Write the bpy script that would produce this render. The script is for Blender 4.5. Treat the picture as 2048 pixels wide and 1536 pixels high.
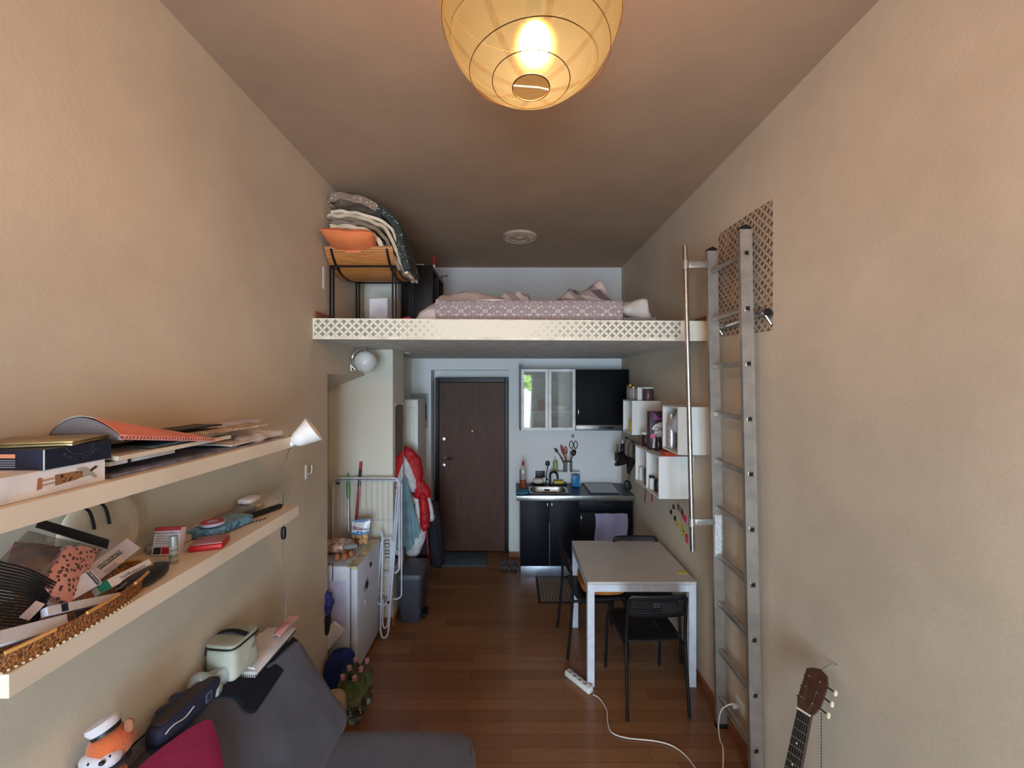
import bpy, bmesh, math, random
from mathutils import Vector, Matrix, noise, Euler
C = bpy.context.scene.collection
V = Vector
PI = math.pi
for o in list(bpy.data.objects): bpy.data.objects.remove(o)

# ------------------------------------------------------------------ camera, daylight, exposure
FPX, VX, VY, CAMZ = 800.0, 1022.0, 764.0, 2.14
cd = bpy.data.cameras.new('camera'); cam = bpy.data.objects.new('camera', cd); C.objects.link(cam)
cam.location = (0, 0, CAMZ); cam.rotation_euler = (PI/2, 0, 0)
cd.sensor_width = 36; cd.sensor_fit = 'HORIZONTAL'; cd.lens = FPX/2048*36
cd.shift_x = (1024-VX)/2048; cd.shift_y = (VY-768)/2048; cd.clip_start = 0.02
sc = bpy.context.scene; sc.camera = cam
sc.view_settings.view_transform = 'Standard'; sc.view_settings.look = 'None'
sc.view_settings.gamma = 1; sc.view_settings.exposure = EXPO = 0.22
sc.view_settings.use_curve_mapping = False
w = bpy.data.worlds.new('World'); sc.world = w; w.use_nodes = True
bg = w.node_tree.nodes['Background']; bg.inputs[0].default_value = (0.61, 0.80, 1.0, 1); bg.inputs[1].default_value = 20.0
WIN = (-1.1, 0.67, 0.15, 2.42)           # window opening x0,x1,z0,z1 in the wall behind the camera
YB = -2.6
pl = bpy.data.lights.new('window_portal', 'AREA'); pl.shape = 'RECTANGLE'
pl.size = WIN[1]-WIN[0]; pl.size_y = WIN[3]-WIN[2]; pl.cycles.is_portal = True
po = bpy.data.objects.new('window_portal', pl); C.objects.link(po)
po.location = ((WIN[0]+WIN[1])/2, YB-0.02, (WIN[2]+WIN[3])/2); po.rotation_euler = (PI/2, 0, 0)

# ------------------------------------------------------------------ points
def P(px, py, Y): return V(((px-VX)/FPX*Y, Y, CAMZ-(py-VY)/FPX*Y))
def PX(px, py, X): return P(px, py, X*FPX/(px-VX))
def PZ(px, py, Z): return P(px, py, (CAMZ-Z)*FPX/(py-VY))

# ------------------------------------------------------------------ materials
def lin(c): return tuple(((x/255)/12.92 if x/255 <= .04045 else ((x/255+.055)/1.055)**2.4) for x in c)+(1,)
class N:
    def __init__(s, m): s.m = m; m.use_nodes = True; s.t = m.node_tree; s.b = s.t.nodes['Principled BSDF']
    def n(s, ty, **k):
        x = s.t.nodes.new(ty)
        for a, b in k.items(): setattr(x, a, b)
        return x
    def l(s, a, b): s.t.links.new(a, b)
    def co(s, kind='Object', scale=(1,1,1), rot=(0,0,0)):
        tc = s.n('ShaderNodeTexCoord'); mp = s.n('ShaderNodeMapping'); s.l(tc.outputs[kind], mp.inputs[0])
        mp.inputs['Scale'].default_value = scale; mp.inputs['Rotation'].default_value = rot; return mp.outputs[0]
    def math(s, op, a, b=None, c=None):
        x = s.n('ShaderNodeMath', operation=op)
        for i, v in enumerate((a, b, c)):
            if v is None: continue
            if isinstance(v, (int, float)): x.inputs[i].default_value = v
            else: s.l(v, x.inputs[i])
        return x.outputs[0]
    def noise(s, vec, scale, detail=4, rough=.5, dist=0):
        x = s.n('ShaderNodeTexNoise'); x.inputs['Scale'].default_value = scale; x.inputs['Detail'].default_value = detail
        x.inputs['Roughness'].default_value = rough; x.inputs['Distortion'].default_value = dist
        if vec is not None: s.l(vec, x.inputs['Vector'])
        return x.outputs['Fac']
    def ramp(s, fac, stops, interp='LINEAR'):
        r = s.n('ShaderNodeValToRGB'); r.color_ramp.interpolation = interp
        while len(r.color_ramp.elements) < len(stops): r.color_ramp.elements.new(.5)
        for e, (p, c) in zip(r.color_ramp.elements, stops): e.position = p; e.color = c if len(c) == 4 else lin(c)
        s.l(fac, r.inputs[0]); return r.outputs[0]
    def mix(s, fac, a, b):
        x = s.n('ShaderNodeMix', data_type='RGBA')
        for sock, v in ((x.inputs[0], fac), (x.inputs[6], a), (x.inputs[7], b)):
            if isinstance(v, (int, float)): sock.default_value = v
            elif isinstance(v, tuple): sock.default_value = v if len(v) == 4 else lin(v)
            else: s.l(v, sock)
        return x.outputs[2]
    def bump(s, h, strength=.2, dist=.01):
        x = s.n('ShaderNodeBump'); x.inputs['Strength'].default_value = strength; x.inputs['Distance'].default_value = dist
        s.l(h, x.inputs['Height']); s.l(x.outputs[0], s.b.inputs['Normal'])
    def col(s, c): s.l(c, s.b.inputs['Base Color'])
MC = {}
def M(name, c, rough=.55, metal=0, var=None, bump=None, coat=0, trans=0, ior=1.45, alpha=1, sheen=0, emit=None):
    if name in MC: return MC[name]
    m = bpy.data.materials.new(name); s = N(m); b = s.b
    b.inputs['Base Color'].default_value = lin(c); b.inputs['Roughness'].default_value = rough; b.inputs['Metallic'].default_value = metal
    b.inputs['Coat Weight'].default_value = coat; b.inputs['Transmission Weight'].default_value = trans; b.inputs['IOR'].default_value = ior
    b.inputs['Alpha'].default_value = alpha; b.inputs['Sheen Weight'].default_value = sheen
    if emit: b.inputs['Emission Color'].default_value = lin(c); b.inputs['Emission Strength'].default_value = emit
    vec = s.co()
    sca, am = var or (9, .06)
    f = s.noise(vec, sca, 3)
    lo = tuple(max(0, x*(1-am*1.6)) for x in c); hi = tuple(min(255, x*(1+am)) for x in c)
    s.col(s.ramp(f, [(.3, lo), (.7, hi)]))
    if bump: s.bump(s.noise(vec, bump[0], 3), bump[1], bump[2] if len(bump) > 2 else .005)
    MC[name] = m; return m

def wall_mat(name, c, stain=.1):
    m = bpy.data.materials.new(name); s = N(m); v = s.co()
    big = s.noise(v, 1.1, 5, .6); fine = s.noise(v, 60, 4)
    col = s.ramp(big, [(.3, tuple(x*(1-stain) for x in c)), (.62, c)])
    spots = s.noise(v, 3.3, 6, .7)
    col = s.mix(s.ramp(spots, [(.62, (0,0,0)), (.8, (90,90,90))]), col, tuple(x*.8 for x in c))
    s.col(col); s.b.inputs['Roughness'].default_value = .85
    s.bump(s.math('ADD', fine, s.math('MULTIPLY', s.noise(v, 7, 3), 2.0)), .16, .004)
    return m
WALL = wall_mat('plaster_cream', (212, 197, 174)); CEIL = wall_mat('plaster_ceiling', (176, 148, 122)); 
KWALL = wall_mat('plaster_white', (234, 234, 232), .04)
NWALL = wall_mat('plaster_niche', (226, 220, 204), .05)
def floor_mat():
    m = bpy.data.materials.new('laminate_planks'); s = N(m); v = s.co()
    br = s.n('ShaderNodeTexBrick'); s.l(v, br.inputs['Vector'])
    for k, x in (('Scale', 1), ('Mortar Size', .0012), ('Brick Width', .8), ('Row Height', .09), ('Bias', 0), ('Mortar Smooth', .1)): br.inputs[k].default_value = x
    br.offset = .37; br.offset_frequency = 2; br.squash = .72; br.squash_frequency = 3; br.inputs['Color1'].default_value = lin((122, 84, 54)); br.inputs['Color2'].default_value = lin((150, 108, 72)); br.inputs['Mortar'].default_value = lin((70, 40, 24))
    g = s.noise(s.co(scale=(2.2, 26, 1)), 3, 6, .6, .6)
    col = s.mix(s.ramp(g, [(.3, (0,0,0)), (.75, (170,170,170))]), br.outputs[0], (118, 70, 42))
    s.col(col); s.b.inputs['Roughness'].default_value = .36; s.b.inputs['Coat Weight'].default_value = .15
    s.bump(s.math('ADD', g, br.outputs['Fac']), .06, .002); return m
def petal_mat(name, p, ax, paper, star, glare=None, rot45=True):
    """overlapping-circle print; ax = the two object axes the print lies in"""
    m = bpy.data.materials.new(name); s = N(m); v = s.co()
    sp = s.n('ShaderNodeSeparateXYZ'); s.l(v, sp.inputs[0])
    a, b = sp.outputs[ax[0]], sp.outputs[ax[1]]
    if rot45: u = s.math('DIVIDE', s.math('ADD', a, b), p); w_ = s.math('DIVIDE', s.math('SUBTRACT', a, b), p)
    else: u = s.math('DIVIDE', a, p); w_ = s.math('DIVIDE', b, p)
    def loc(x): return s.math('ABSOLUTE', s.math('SUBTRACT', s.math('FRACT', s.math('ADD', x, 100.5)), .5))
    U, W = loc(u), loc(w_)
    def d(x, y): 
        q = s.math('SUBTRACT', 1.0, x); return s.math('ADD', s.math('MULTIPLY', q, q), s.math('MULTIPLY', y, y))
    st = s.math('MULTIPLY', s.math('GREATER_THAN', d(U, W), .5), s.math('GREATER_THAN', d(W, U), .5))
    if glare:  # reflected light painted into the print: stars pale towards the centre
        x0, x1 = glare; t = s.math('ABSOLUTE', s.math('SUBTRACT', sp.outputs[0], x0))
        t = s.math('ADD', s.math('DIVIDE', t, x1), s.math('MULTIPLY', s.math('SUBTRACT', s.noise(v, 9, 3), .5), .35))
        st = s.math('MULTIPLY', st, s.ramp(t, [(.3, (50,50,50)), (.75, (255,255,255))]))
    else:
        st = s.math('MULTIPLY', st, s.ramp(s.noise(v, 14, 4), [(.3, (150,150,150)), (.5, (255,255,255))]))
    s.col(s.mix(st, paper, star)); s.b.inputs['Roughness'].default_value = .6
    return m
def wood_mat(name, c1, c2, scale=(2, 2, 14), rough=.4, coat=.1):
    if name in MC: return MC[name]
    m = bpy.data.materials.new(name); s = N(m); g = s.noise(s.co(scale=scale), 4, 6, .6, .8)
    s.col(s.ramp(g, [(.25, c1), (.75, c2)])); s.b.inputs['Roughness'].default_value = rough; s.b.inputs['Coat Weight'].default_value = coat
    s.bump(g, .05, .002); MC[name] = m; return m
def stripe_mat(name, c1, c2, period, axis=0, duty=.5, rough=.7):
    if name in MC: return MC[name]
    m = bpy.data.materials.new(name); s = N(m); sp = s.n('ShaderNodeSeparateXYZ'); s.l(s.co(), sp.inputs[0])
    f = s.math('FRACT', s.math('ADD', s.math('DIVIDE', sp.outputs[axis], period), 50))
    s.col(s.mix(s.math('GREATER_THAN', f, duty), c1, c2)); s.b.inputs['Roughness'].default_value = rough; MC[name] = m; return m
def spots_mat(name, base, dark, scale, th=.32, ring=True):
    if name in MC: return MC[name]
    m = bpy.data.materials.new(name); s = N(m)
    vo = s.n('ShaderNodeTexVoronoi'); vo.inputs['Scale'].default_value = scale; s.l(s.co(), vo.inputs['Vector'])
    d = s.math('ADD', vo.outputs['Distance'], s.math('MULTIPLY', s.math('SUBTRACT', s.noise(s.co(), scale*1.5, 2), .5), .4))
    mid = tuple(x*.55 for x in base)
    st = [(0, mid if ring else dark), (th*.55, dark), (th, base)]
    s.col(s.ramp(d, st, 'CONSTANT')); s.b.inputs['Roughness'].default_value = .5; MC[name] = m; return m
def print_mat(name, base, ink, scale=90, rough=.6):
    """rows of fine print on card"""
    if name in MC: return MC[name]
    m = bpy.data.materials.new(name); s = N(m)
    f = s.noise(s.co(scale=(1, 1, 7)), scale, 2)
    s.col(s.ramp(f, [(.5, base), (.56, ink), (.62, base)])); s.b.inputs['Roughness'].default_value = rough; MC[name] = m; return m
def paisley_mat():
    m = bpy.data.materials.new('paisley_cover'); s = N(m); sp = s.n('ShaderNodeSeparateXYZ'); s.l(s.co(), sp.inputs[0])
    x = s.math('PINGPONG', s.math('ADD', sp.outputs[0], 10), .085); cb = s.n('ShaderNodeCombineXYZ')
    s.l(x, cb.inputs[0]); s.l(s.math('ADD', sp.outputs[2], s.math('MULTIPLY', sp.outputs[1], .7)), cb.inputs[2])
    n1 = s.noise(cb.outputs[0], 34, 1.5, .5, 1.0)
    r = s.math('FRACT', s.math('MULTIPLY', n1, 8)); r2 = s.noise(cb.outputs[0], 44, 2, .5, .6)
    k = s.ramp(r, [(.0, (118, 100, 100)), (.38, (196, 182, 178)), (.62, (134, 114, 114)), (.85, (158, 140, 140))])
    s.col(s.mix(s.ramp(r2, [(.57, (0,0,0)), (.6, (235,235,235))]), k, (214, 204, 198)))
    s.b.inputs['Roughness'].default_value = .8; s.bump(s.noise(s.co(), 400, 2), .2, .002); return m

FLOOR = floor_mat()
WHITE = M('white_laminate', (226, 226, 220), .45, var=(4, .012)); WHITEM = M('white_painted_metal', (214, 218, 226), .35, var=(20, .03))
SHELF = M('shelf_cream', (226, 212, 192), .5, var=(3, .03))
BLACKM = M('black_metal', (24, 24, 26), .4, .3); BLACKP = M('black_plastic', (20, 20, 22), .45); BLACKF = M('black_fabric', (16, 18, 28), .9, bump=(300, .3))
STEEL = M('brushed_steel', (190, 190, 188), .3, 1, var=(30, .05)); ALU = M('aluminium', (180, 173, 164), .42, .75, var=(12, .05)); CHROME = M('chrome', (215, 215, 215), .12, 1)
PAPER = M('paper_white', (228, 226, 228), .8); CREAM = M('paper_cream', (222, 208, 188), .8)
NAVYC = M('cabinet_navy_black', (11, 13, 24), .5, var=(4, .1)); NAVYC.node_tree.nodes['Principled BSDF'].inputs['Specular IOR Level'].default_value = .25
GREYF = M('sofa_grey_fabric', (84, 84, 96), .92, var=(6, .06), bump=(220, .35, .003), sheen=.2)
GLASS = M('clear_glass', (240, 245, 245), .03, trans=1, ior=1.3)
PLAST = M('clear_plastic_film', (225, 225, 232), .15, trans=.0, alpha=.28); HAZE = M('smoky_plastic_film', (150, 140, 136), .2, alpha=.45)
RED = M('red_plastic', (190, 30, 36), .4); BLUE = M('blue_plastic', (40, 120, 170), .4); YEL = M('yellow_plastic', (220, 190, 60), .5)
GREEN = M('green_plastic', (60, 170, 80), .4); DGREY = M('bin_dark_grey', (70, 72, 82), .5)
PINK = M('pink_fabric', (150, 38, 84), .9, bump=(260, .3, .003)); BRASS = M('brass', (170, 130, 70), .35, .9)

# ------------------------------------------------------------------ mesh builder
class MB:
    def __init__(s): s.v = []; s.f = []; s.mi = 0; s.m = []
    def add(s, vs, fs):
        k = len(s.v); s.v += [tuple(x) for x in vs]; s.f += [tuple(i+k for i in f) for f in fs]; s.m += [s.mi]*len(fs); return s
    def box(s, a, b, bev=0, seg=2, X=None):
        bm = bmesh.new(); bmesh.ops.create_cube(bm, size=1)
        a, b = V(a), V(b); c = (a+b)/2; d = b-a
        for v in bm.verts: v.co = V((v.co.x*d.x, v.co.y*d.y, v.co.z*d.z))+c
        if bev: bmesh.ops.bevel(bm, geom=bm.edges[:], offset=min(bev, .49*min(abs(t) for t in d)), segments=seg, profile=.5, affect='EDGES')
        return s.addbm(bm, X)
    def addbm(s, bm, X=None):
        bm.verts.index_update(); vs = [(X @ v.co if X else v.co.copy()) for v in bm.verts]; fs = [[v.index for v in f.verts] for f in bm.faces]
        bm.free(); return s.add(vs, fs)
    def ob(s, c, size, R=None, bev=0, seg=2):
        h = V(size)/2; X = Matrix.Translation(c) @ (R.to_4x4() if R else Matrix()); return s.box(-h, h, bev, seg, X)
    def tube(s, pts, r, n=8, closed=False, cap=True):
        pts = [V(p) for p in pts]; K = len(pts); rs = r if isinstance(r, (list, tuple)) else [r]*K
        vs = []; nrm = None
        for i, p in enumerate(pts):
            if closed: t = pts[(i+1) % K]-pts[i-1]
            else: t = (pts[min(i+1, K-1)]-pts[max(i-1, 0)])
            t = t.normalized() if t.length > 1e-9 else V((0, 0, 1))
            if nrm is None: nrm = t.orthogonal().normalized()
            nrm = (nrm-t*nrm.dot(t)); nrm = nrm.normalized() if nrm.length > 1e-6 else t.orthogonal().normalized()
            bn = t.cross(nrm)
            for k in range(n):
                a = 2*PI*k/n; vs.append(p+(nrm*math.cos(a)+bn*math.sin(a))*rs[i])
        fs = []
        for i in range(K if closed else K-1):
            j = (i+1) % K
            for k in range(n): fs.append((i*n+k, i*n+(k+1) % n, j*n+(k+1) % n, j*n+k))
        if cap and not closed: fs += [tuple(range(n))[::-1], tuple((K-1)*n+k for k in range(n))]
        return s.add(vs, fs)
    def lathe(s, prof, o=(0,0,0), n=24, X=None, sx=1, sy=1):
        X = X or Matrix(); o = V(o); vs = []; K = len(prof)
        for (r, z) in prof:
            for k in range(n): vs.append(o+(X @ V((r*sx*math.cos(2*PI*k/n), r*sy*math.sin(2*PI*k/n), z))))
        fs = [(i*n+k, i*n+(k+1) % n, (i+1)*n+(k+1) % n, (i+1)*n+k) for i in range(K-1) for k in range(n)]
        if prof[0] == prof[-1]: return s.add(vs, fs)
        if prof[0][0] > 1e-4: fs.append(tuple(range(n))[::-1])
        if prof[-1][0] > 1e-4: fs.append(tuple((K-1)*n+k for k in range(n)))
        return s.add(vs, fs)
    def prism(s, poly, ext):
        poly = [V(p) for p in poly]; e = V(ext); n = len(poly)
        return s.add(poly+[p+e for p in poly], [tuple(range(n))[::-1], tuple(range(n, 2*n))]+[(i, (i+1) % n, n+(i+1) % n, n+i) for i in range(n)])
    def grid(s, f, nu, nv, cu=False):
        vs = [f(i/(nu if cu else nu-1), j/(nv-1)) for i in range(nu) for j in range(nv)]
        fs = [(i*nv+j, ((i+1) % nu)*nv+j, ((i+1) % nu)*nv+j+1, i*nv+j+1) for i in range(nu if cu else nu-1) for j in range(nv-1)]
        return s.add(vs, fs)
    def shell(s, f, nu, nv, th):
        """closed thin sheet: f(u,v) and the same pushed back along its normal"""
        P0 = [[V(f(i/(nu-1), j/(nv-1))) for j in range(nv)] for i in range(nu)]; Q = []
        for i in range(nu):
            for j in range(nv):
                a = P0[min(i+1, nu-1)][j]-P0[max(i-1, 0)][j]; b = P0[i][min(j+1, nv-1)]-P0[i][max(j-1, 0)]
                n = a.cross(b); n = n.normalized() if n.length > 1e-9 else V((0, 0, 1)); Q.append(P0[i][j]-n*th)
        vs = [p for r in P0 for p in r]; k = nu*nv
        fs = [(i*nv+j, (i+1)*nv+j, (i+1)*nv+j+1, i*nv+j+1) for i in range(nu-1) for j in range(nv-1)]
        fs += [tuple(k+q for q in f_[::-1]) for f_ in fs]
        bd = [(i*nv, (i+1)*nv) for i in range(nu-1)]+[((nu-1)*nv+j, (nu-1)*nv+j+1) for j in range(nv-1)]
        bd += [((i+1)*nv+nv-1, i*nv+nv-1) for i in range(nu-1)]+[(j+1, j) for j in range(nv-1)]
        fs += [(b, a, a+k, b+k) for a, b in bd]
        return s.add(vs+Q, fs)
    def lump(s, c, size, e=.55, amp=.0, seed=0, fr=6, X=None, nu=32, nv=18):
        c = V(c); X = X or Matrix(); vs = []
        def pw(t): return math.copysign(abs(t)**e, t)
        def f(u, v):
            a = u*2*PI; b = (v-.5)*PI*.998
            p = V((pw(math.cos(b))*pw(math.cos(a))*size[0]/2, pw(math.cos(b))*pw(math.sin(a))*size[1]/2, pw(math.sin(b))*size[2]/2))
            if amp: p = p*(1+0)+p.normalized()*amp*noise.noise(p*fr+V((seed, seed*.7, 3)))*2
            return c+(X @ p)
        k = len(s.v); s.grid(f, nu, nv, cu=True); s.f += [tuple(k+i*nv for i in range(nu)), tuple(k+i*nv+nv-1 for i in range(nu))[::-1]]; s.m += [s.mi]*2; return s
    def build(s, name, mat, smooth=None, inv=None):
        me = bpy.data.meshes.new(name)
        vs = [inv @ V(v) for v in s.v] if inv else s.v
        me.from_pydata(vs, [], s.f); mats = mat if isinstance(mat, (list, tuple)) else [mat]
        for m in mats: me.materials.append(m)
        for p, k in zip(me.polygons, s.m): p.material_index = k
        bm = bmesh.new(); bm.from_mesh(me); bmesh.ops.recalc_face_normals(bm, faces=bm.faces); bm.to_mesh(me); bm.free()
        if smooth is not None:
            for p in me.polygons: p.use_smooth = True
            me.set_sharp_from_angle(angle=math.radians(smooth))
        return me
WM = {}
def thing(name, label, cat, loc=(0,0,0), group=None, rz=0, local=False):
    o = bpy.data.objects.new(name, None); C.objects.link(o); o.location = loc; o.rotation_euler = (0, 0, rz); o.empty_display_size = .05
    o['label'] = label; o['category'] = cat
    if group: o['group'] = group
    WM[o.name] = None if local else (Matrix.Translation(loc) @ Matrix.Rotation(rz, 4, 'Z')).inverted()
    return o
def part(name, mb, mat, parent, smooth=40, label=None):
    inv = WM.get(parent.name); o = bpy.data.objects.new(name, mb.build(name, mat, smooth, inv)); C.objects.link(o); o.parent = parent
    WM[o.name] = inv
    if label: o['label'] = label
    return o
def solo(name, mb, mat, label, cat, group=None, smooth=40):
    xs = [v[0] for v in mb.v]; ys = [v[1] for v in mb.v]; zs = [v[2] for v in mb.v]
    loc = V(((min(xs)+max(xs))/2, (min(ys)+max(ys))/2, min(zs)))
    o = bpy.data.objects.new(name, mb.build(name, mat, smooth, Matrix.Translation(-loc))); C.objects.link(o); o.location = loc
    o['label'] = label; o['category'] = cat
    if group: o['group'] = group
    WM[o.name] = Matrix.Translation(-loc); return o
def struct(name, mb, mat, parent=None, smooth=None):
    o = bpy.data.objects.new(name, mb.build(name, mat, smooth)); C.objects.link(o)
    if parent: o.parent = parent
    else: o['kind'] = 'structure'
    WM[o.name] = Matrix(); return o
def dup(root, loc, rz, label, group=None):
    r = root.copy(); C.objects.link(r); r.location = loc; r.rotation_euler = (0, 0, rz); r['label'] = label
    if group: r['group'] = group
    def kids(src, dst):
        for ch in [c for c in bpy.data.objects if c.parent == src]:
            c = ch.copy(); C.objects.link(c); c.parent = dst; WM[c.name] = WM.get(ch.name); kids(ch, c)
    kids(root, r); return r
def text(name, s, size, X, mat, parent, depth=.0004, align='CENTER'):
    """lettering; X maps text plane (x right, y up, z out) to world"""
    cu = bpy.data.curves.new(name, 'FONT'); cu.body = s; cu.size = size; cu.extrude = depth; cu.align_x = align; cu.align_y = 'CENTER'; cu.resolution_u = 2
    t = bpy.data.objects.new(name, cu); C.objects.link(t)
    dg = bpy.context.evaluated_depsgraph_get(); me = bpy.data.meshes.new_from_object(t.evaluated_get(dg)); bpy.data.objects.remove(t)
    inv = WM.get(parent.name); me.transform((inv @ X) if inv else X); me.materials.clear(); me.materials.append(mat)
    o = bpy.data.objects.new(name, me); C.objects.link(o); o.parent = parent; WM[o.name] = inv; return o
def frame(c, x, y):
    """4x4 from origin, x axis, y axis hint"""
    x = V(x).normalized(); y = V(y); z = x.cross(y).normalized(); y = z.cross(x)
    m = Matrix((x, y, z)).transposed().to_4x4(); m.translation = V(c); return m
def arc(c, r, a0, a1, n, u, v):
    c, u, v = V(c), V(u), V(v); return [c+u*r*math.cos(a0+(a1-a0)*i/n)+v*r*math.sin(a0+(a1-a0)*i/n) for i in range(n+1)]
def smoothp(pts, k=6):
    pts = [V(p) for p in pts]; out = []
    for i in range(len(pts)-1):
        a, b, c, d = pts[max(i-1, 0)], pts[i], pts[i+1], pts[min(i+2, len(pts)-1)]
        for j in range(k):
            t = j/k; out.append(.5*((2*b)+(-a+c)*t+(2*a-5*b+4*c-d)*t*t+(-a+3*b-3*c+d)*t**3))
    out.append(pts[-1]); return out

# ================================================================== THE SETTING
XR, XL, YBK, ZC = 1.35, -1.29, 4.89, 3.54
struct('floor', MB().box((-1.75, YB-.3, -.1), (1.5, 5.3, 0)), FLOOR)
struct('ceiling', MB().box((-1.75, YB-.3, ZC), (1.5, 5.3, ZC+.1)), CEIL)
struct('wall_right', MB().box((XR, YB-.3, 0), (XR+.12, YBK+.3, ZC)), WALL)
mb = MB().box((-1.75, YB, 0), (XL, 2.81, ZC))
mb.prism([(-1.75, 2.81, 2.06), (-1.6, 2.81, 2.085), (XL, 2.81, 2.196), (XL, 2.81, ZC), (-1.75, 2.81, ZC)], (0, .71, 0))
mb.box((-1.75, 2.81, 0), (-1.6, 3.52, 2.09))
mb.mi = 1; mb.box((-1.75, 3.52, 0), (-1.04, 3.88, 2.45)); mb.box((-1.75, 3.52, 2.45), (-1.0, 3.98, ZC))
mb.box((-1.75, 3.88, 0), (-1.216, YBK+.3, 2.45)); mb.box((-1.75, 3.98, 2.45), (-1.2, YBK+.3, ZC))
struct('wall_left', mb, [WALL, NWALL])
DX0, DX1, DZ = -.978, -.024, 2.287
mb = MB().box((-1.3, YBK, 0), (DX0, 5.2, ZC)); mb.box((DX1, YBK, 0), (XR, 5.2, ZC)); mb.box((DX0, YBK, DZ), (DX1, 5.2, ZC))
mb.box((DX0, 5.13, 0), (DX1, 5.2, DZ))
struct('wall_back', mb, KWALL)
x0, x1, z0, z1 = WIN
mb = MB().box((-1.75, YB-.3, 0), (x0, YB, ZC)); mb.box((x1, YB-.3, 0), (XR, YB, ZC)); mb.box((x0, YB-.3, z1), (x1, YB, ZC)); mb.box((x0, YB-.3, 0), (x1, YB, z0))
struct('wall_front', mb, WALL)
wn = struct('window_1', MB().box((x0-.02, YB-.001, z0-.04), (x1+.02, YB+.05, z0)), WHITE)
fr = MB()
for a, b in ((x0, x0+.06), (x1-.06, x1), ((x0+x1)/2-.05, (x0+x1)/2+.05)): fr.box((a, YB-.14, z0), (b, YB-.08, z1))
fr.box((x0, YB-.14, z0), (x1, YB-.08, z0+.07)); fr.box((x0, YB-.14, z1-.07), (x1, YB-.08, z1))
struct('window_frame', fr, WHITE, wn)
BWOOD = wood_mat('baseboard_wood', (128, 78, 48), (160, 104, 66), (2, 2, 2))
struct('baseboard_right', MB().box((XR-.014, YB, 0), (XR, 4.36, .065), .004), BWOOD)
mb = MB().box((DX1, YBK-.014, 0), (.1, YBK, .07), .004); mb.box((-1.216, YBK-.014, 0), (DX0, YBK, .07), .004)
struct('baseboard_back', mb, BWOOD)
mb = MB().box((XL, YB, 0), (XL+.014, 2.81, .07), .004); mb.box((-1.6, 3.506, 0), (-1.04, 3.52, .07), .004); mb.box((-1.04, 3.52, 0), (-1.026, 3.88, .07), .004)
struct('baseboard_left', mb, BWOOD)

# the entrance door in its recess
YD = 5.04
DW = wood_mat('door_walnut', (66, 40, 26), (96, 60, 40), (9, 9, .7), .6, 0)
d = struct('door_1', MB().box((-.905, YD, .012), (-.075, YD+.05, 2.135), .004), DW)
mb = MB().box((-.95, YD-.035, 0), (-.905, YD+.08, 2.195), .006); mb.box((-.075, YD-.035, 0), (-.036, YD+.08, 2.195), .006); mb.box((-.905, YD-.035, 2.135), (-.075, YD+.08, 2.195), .006)
struct('door_frame', mb, BLACKM, d)
mb = MB().tube([(-.83, YD, 1.18), (-.83, YD-.05, 1.18), (-.825, YD-.055, 1.18), (-.72, YD-.055, 1.178)], .009, 8); mb.lathe([(.022, 0), (.022, .008), (0, .008)], (-.83, YD, 1.18), 16, Matrix.Rotation(PI/2, 4, 'X'))
struct('door_handle', mb, CHROME, d, 40)
for z in (1.42, 1.09): struct('door_lock', MB().lathe([(.026, 0), (.026, .01), (.02, .012), (0, .012)], (-.85, YD, z), 16, Matrix.Rotation(PI/2, 4, 'X')), STEEL, d, 40)
struct('door_peephole', MB().lathe([(.01, 0), (.01, .006), (0, .007)], (-.49, YD, 1.52), 12, Matrix.Rotation(PI/2, 4, 'X')), BRASS, d, 40)
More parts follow.
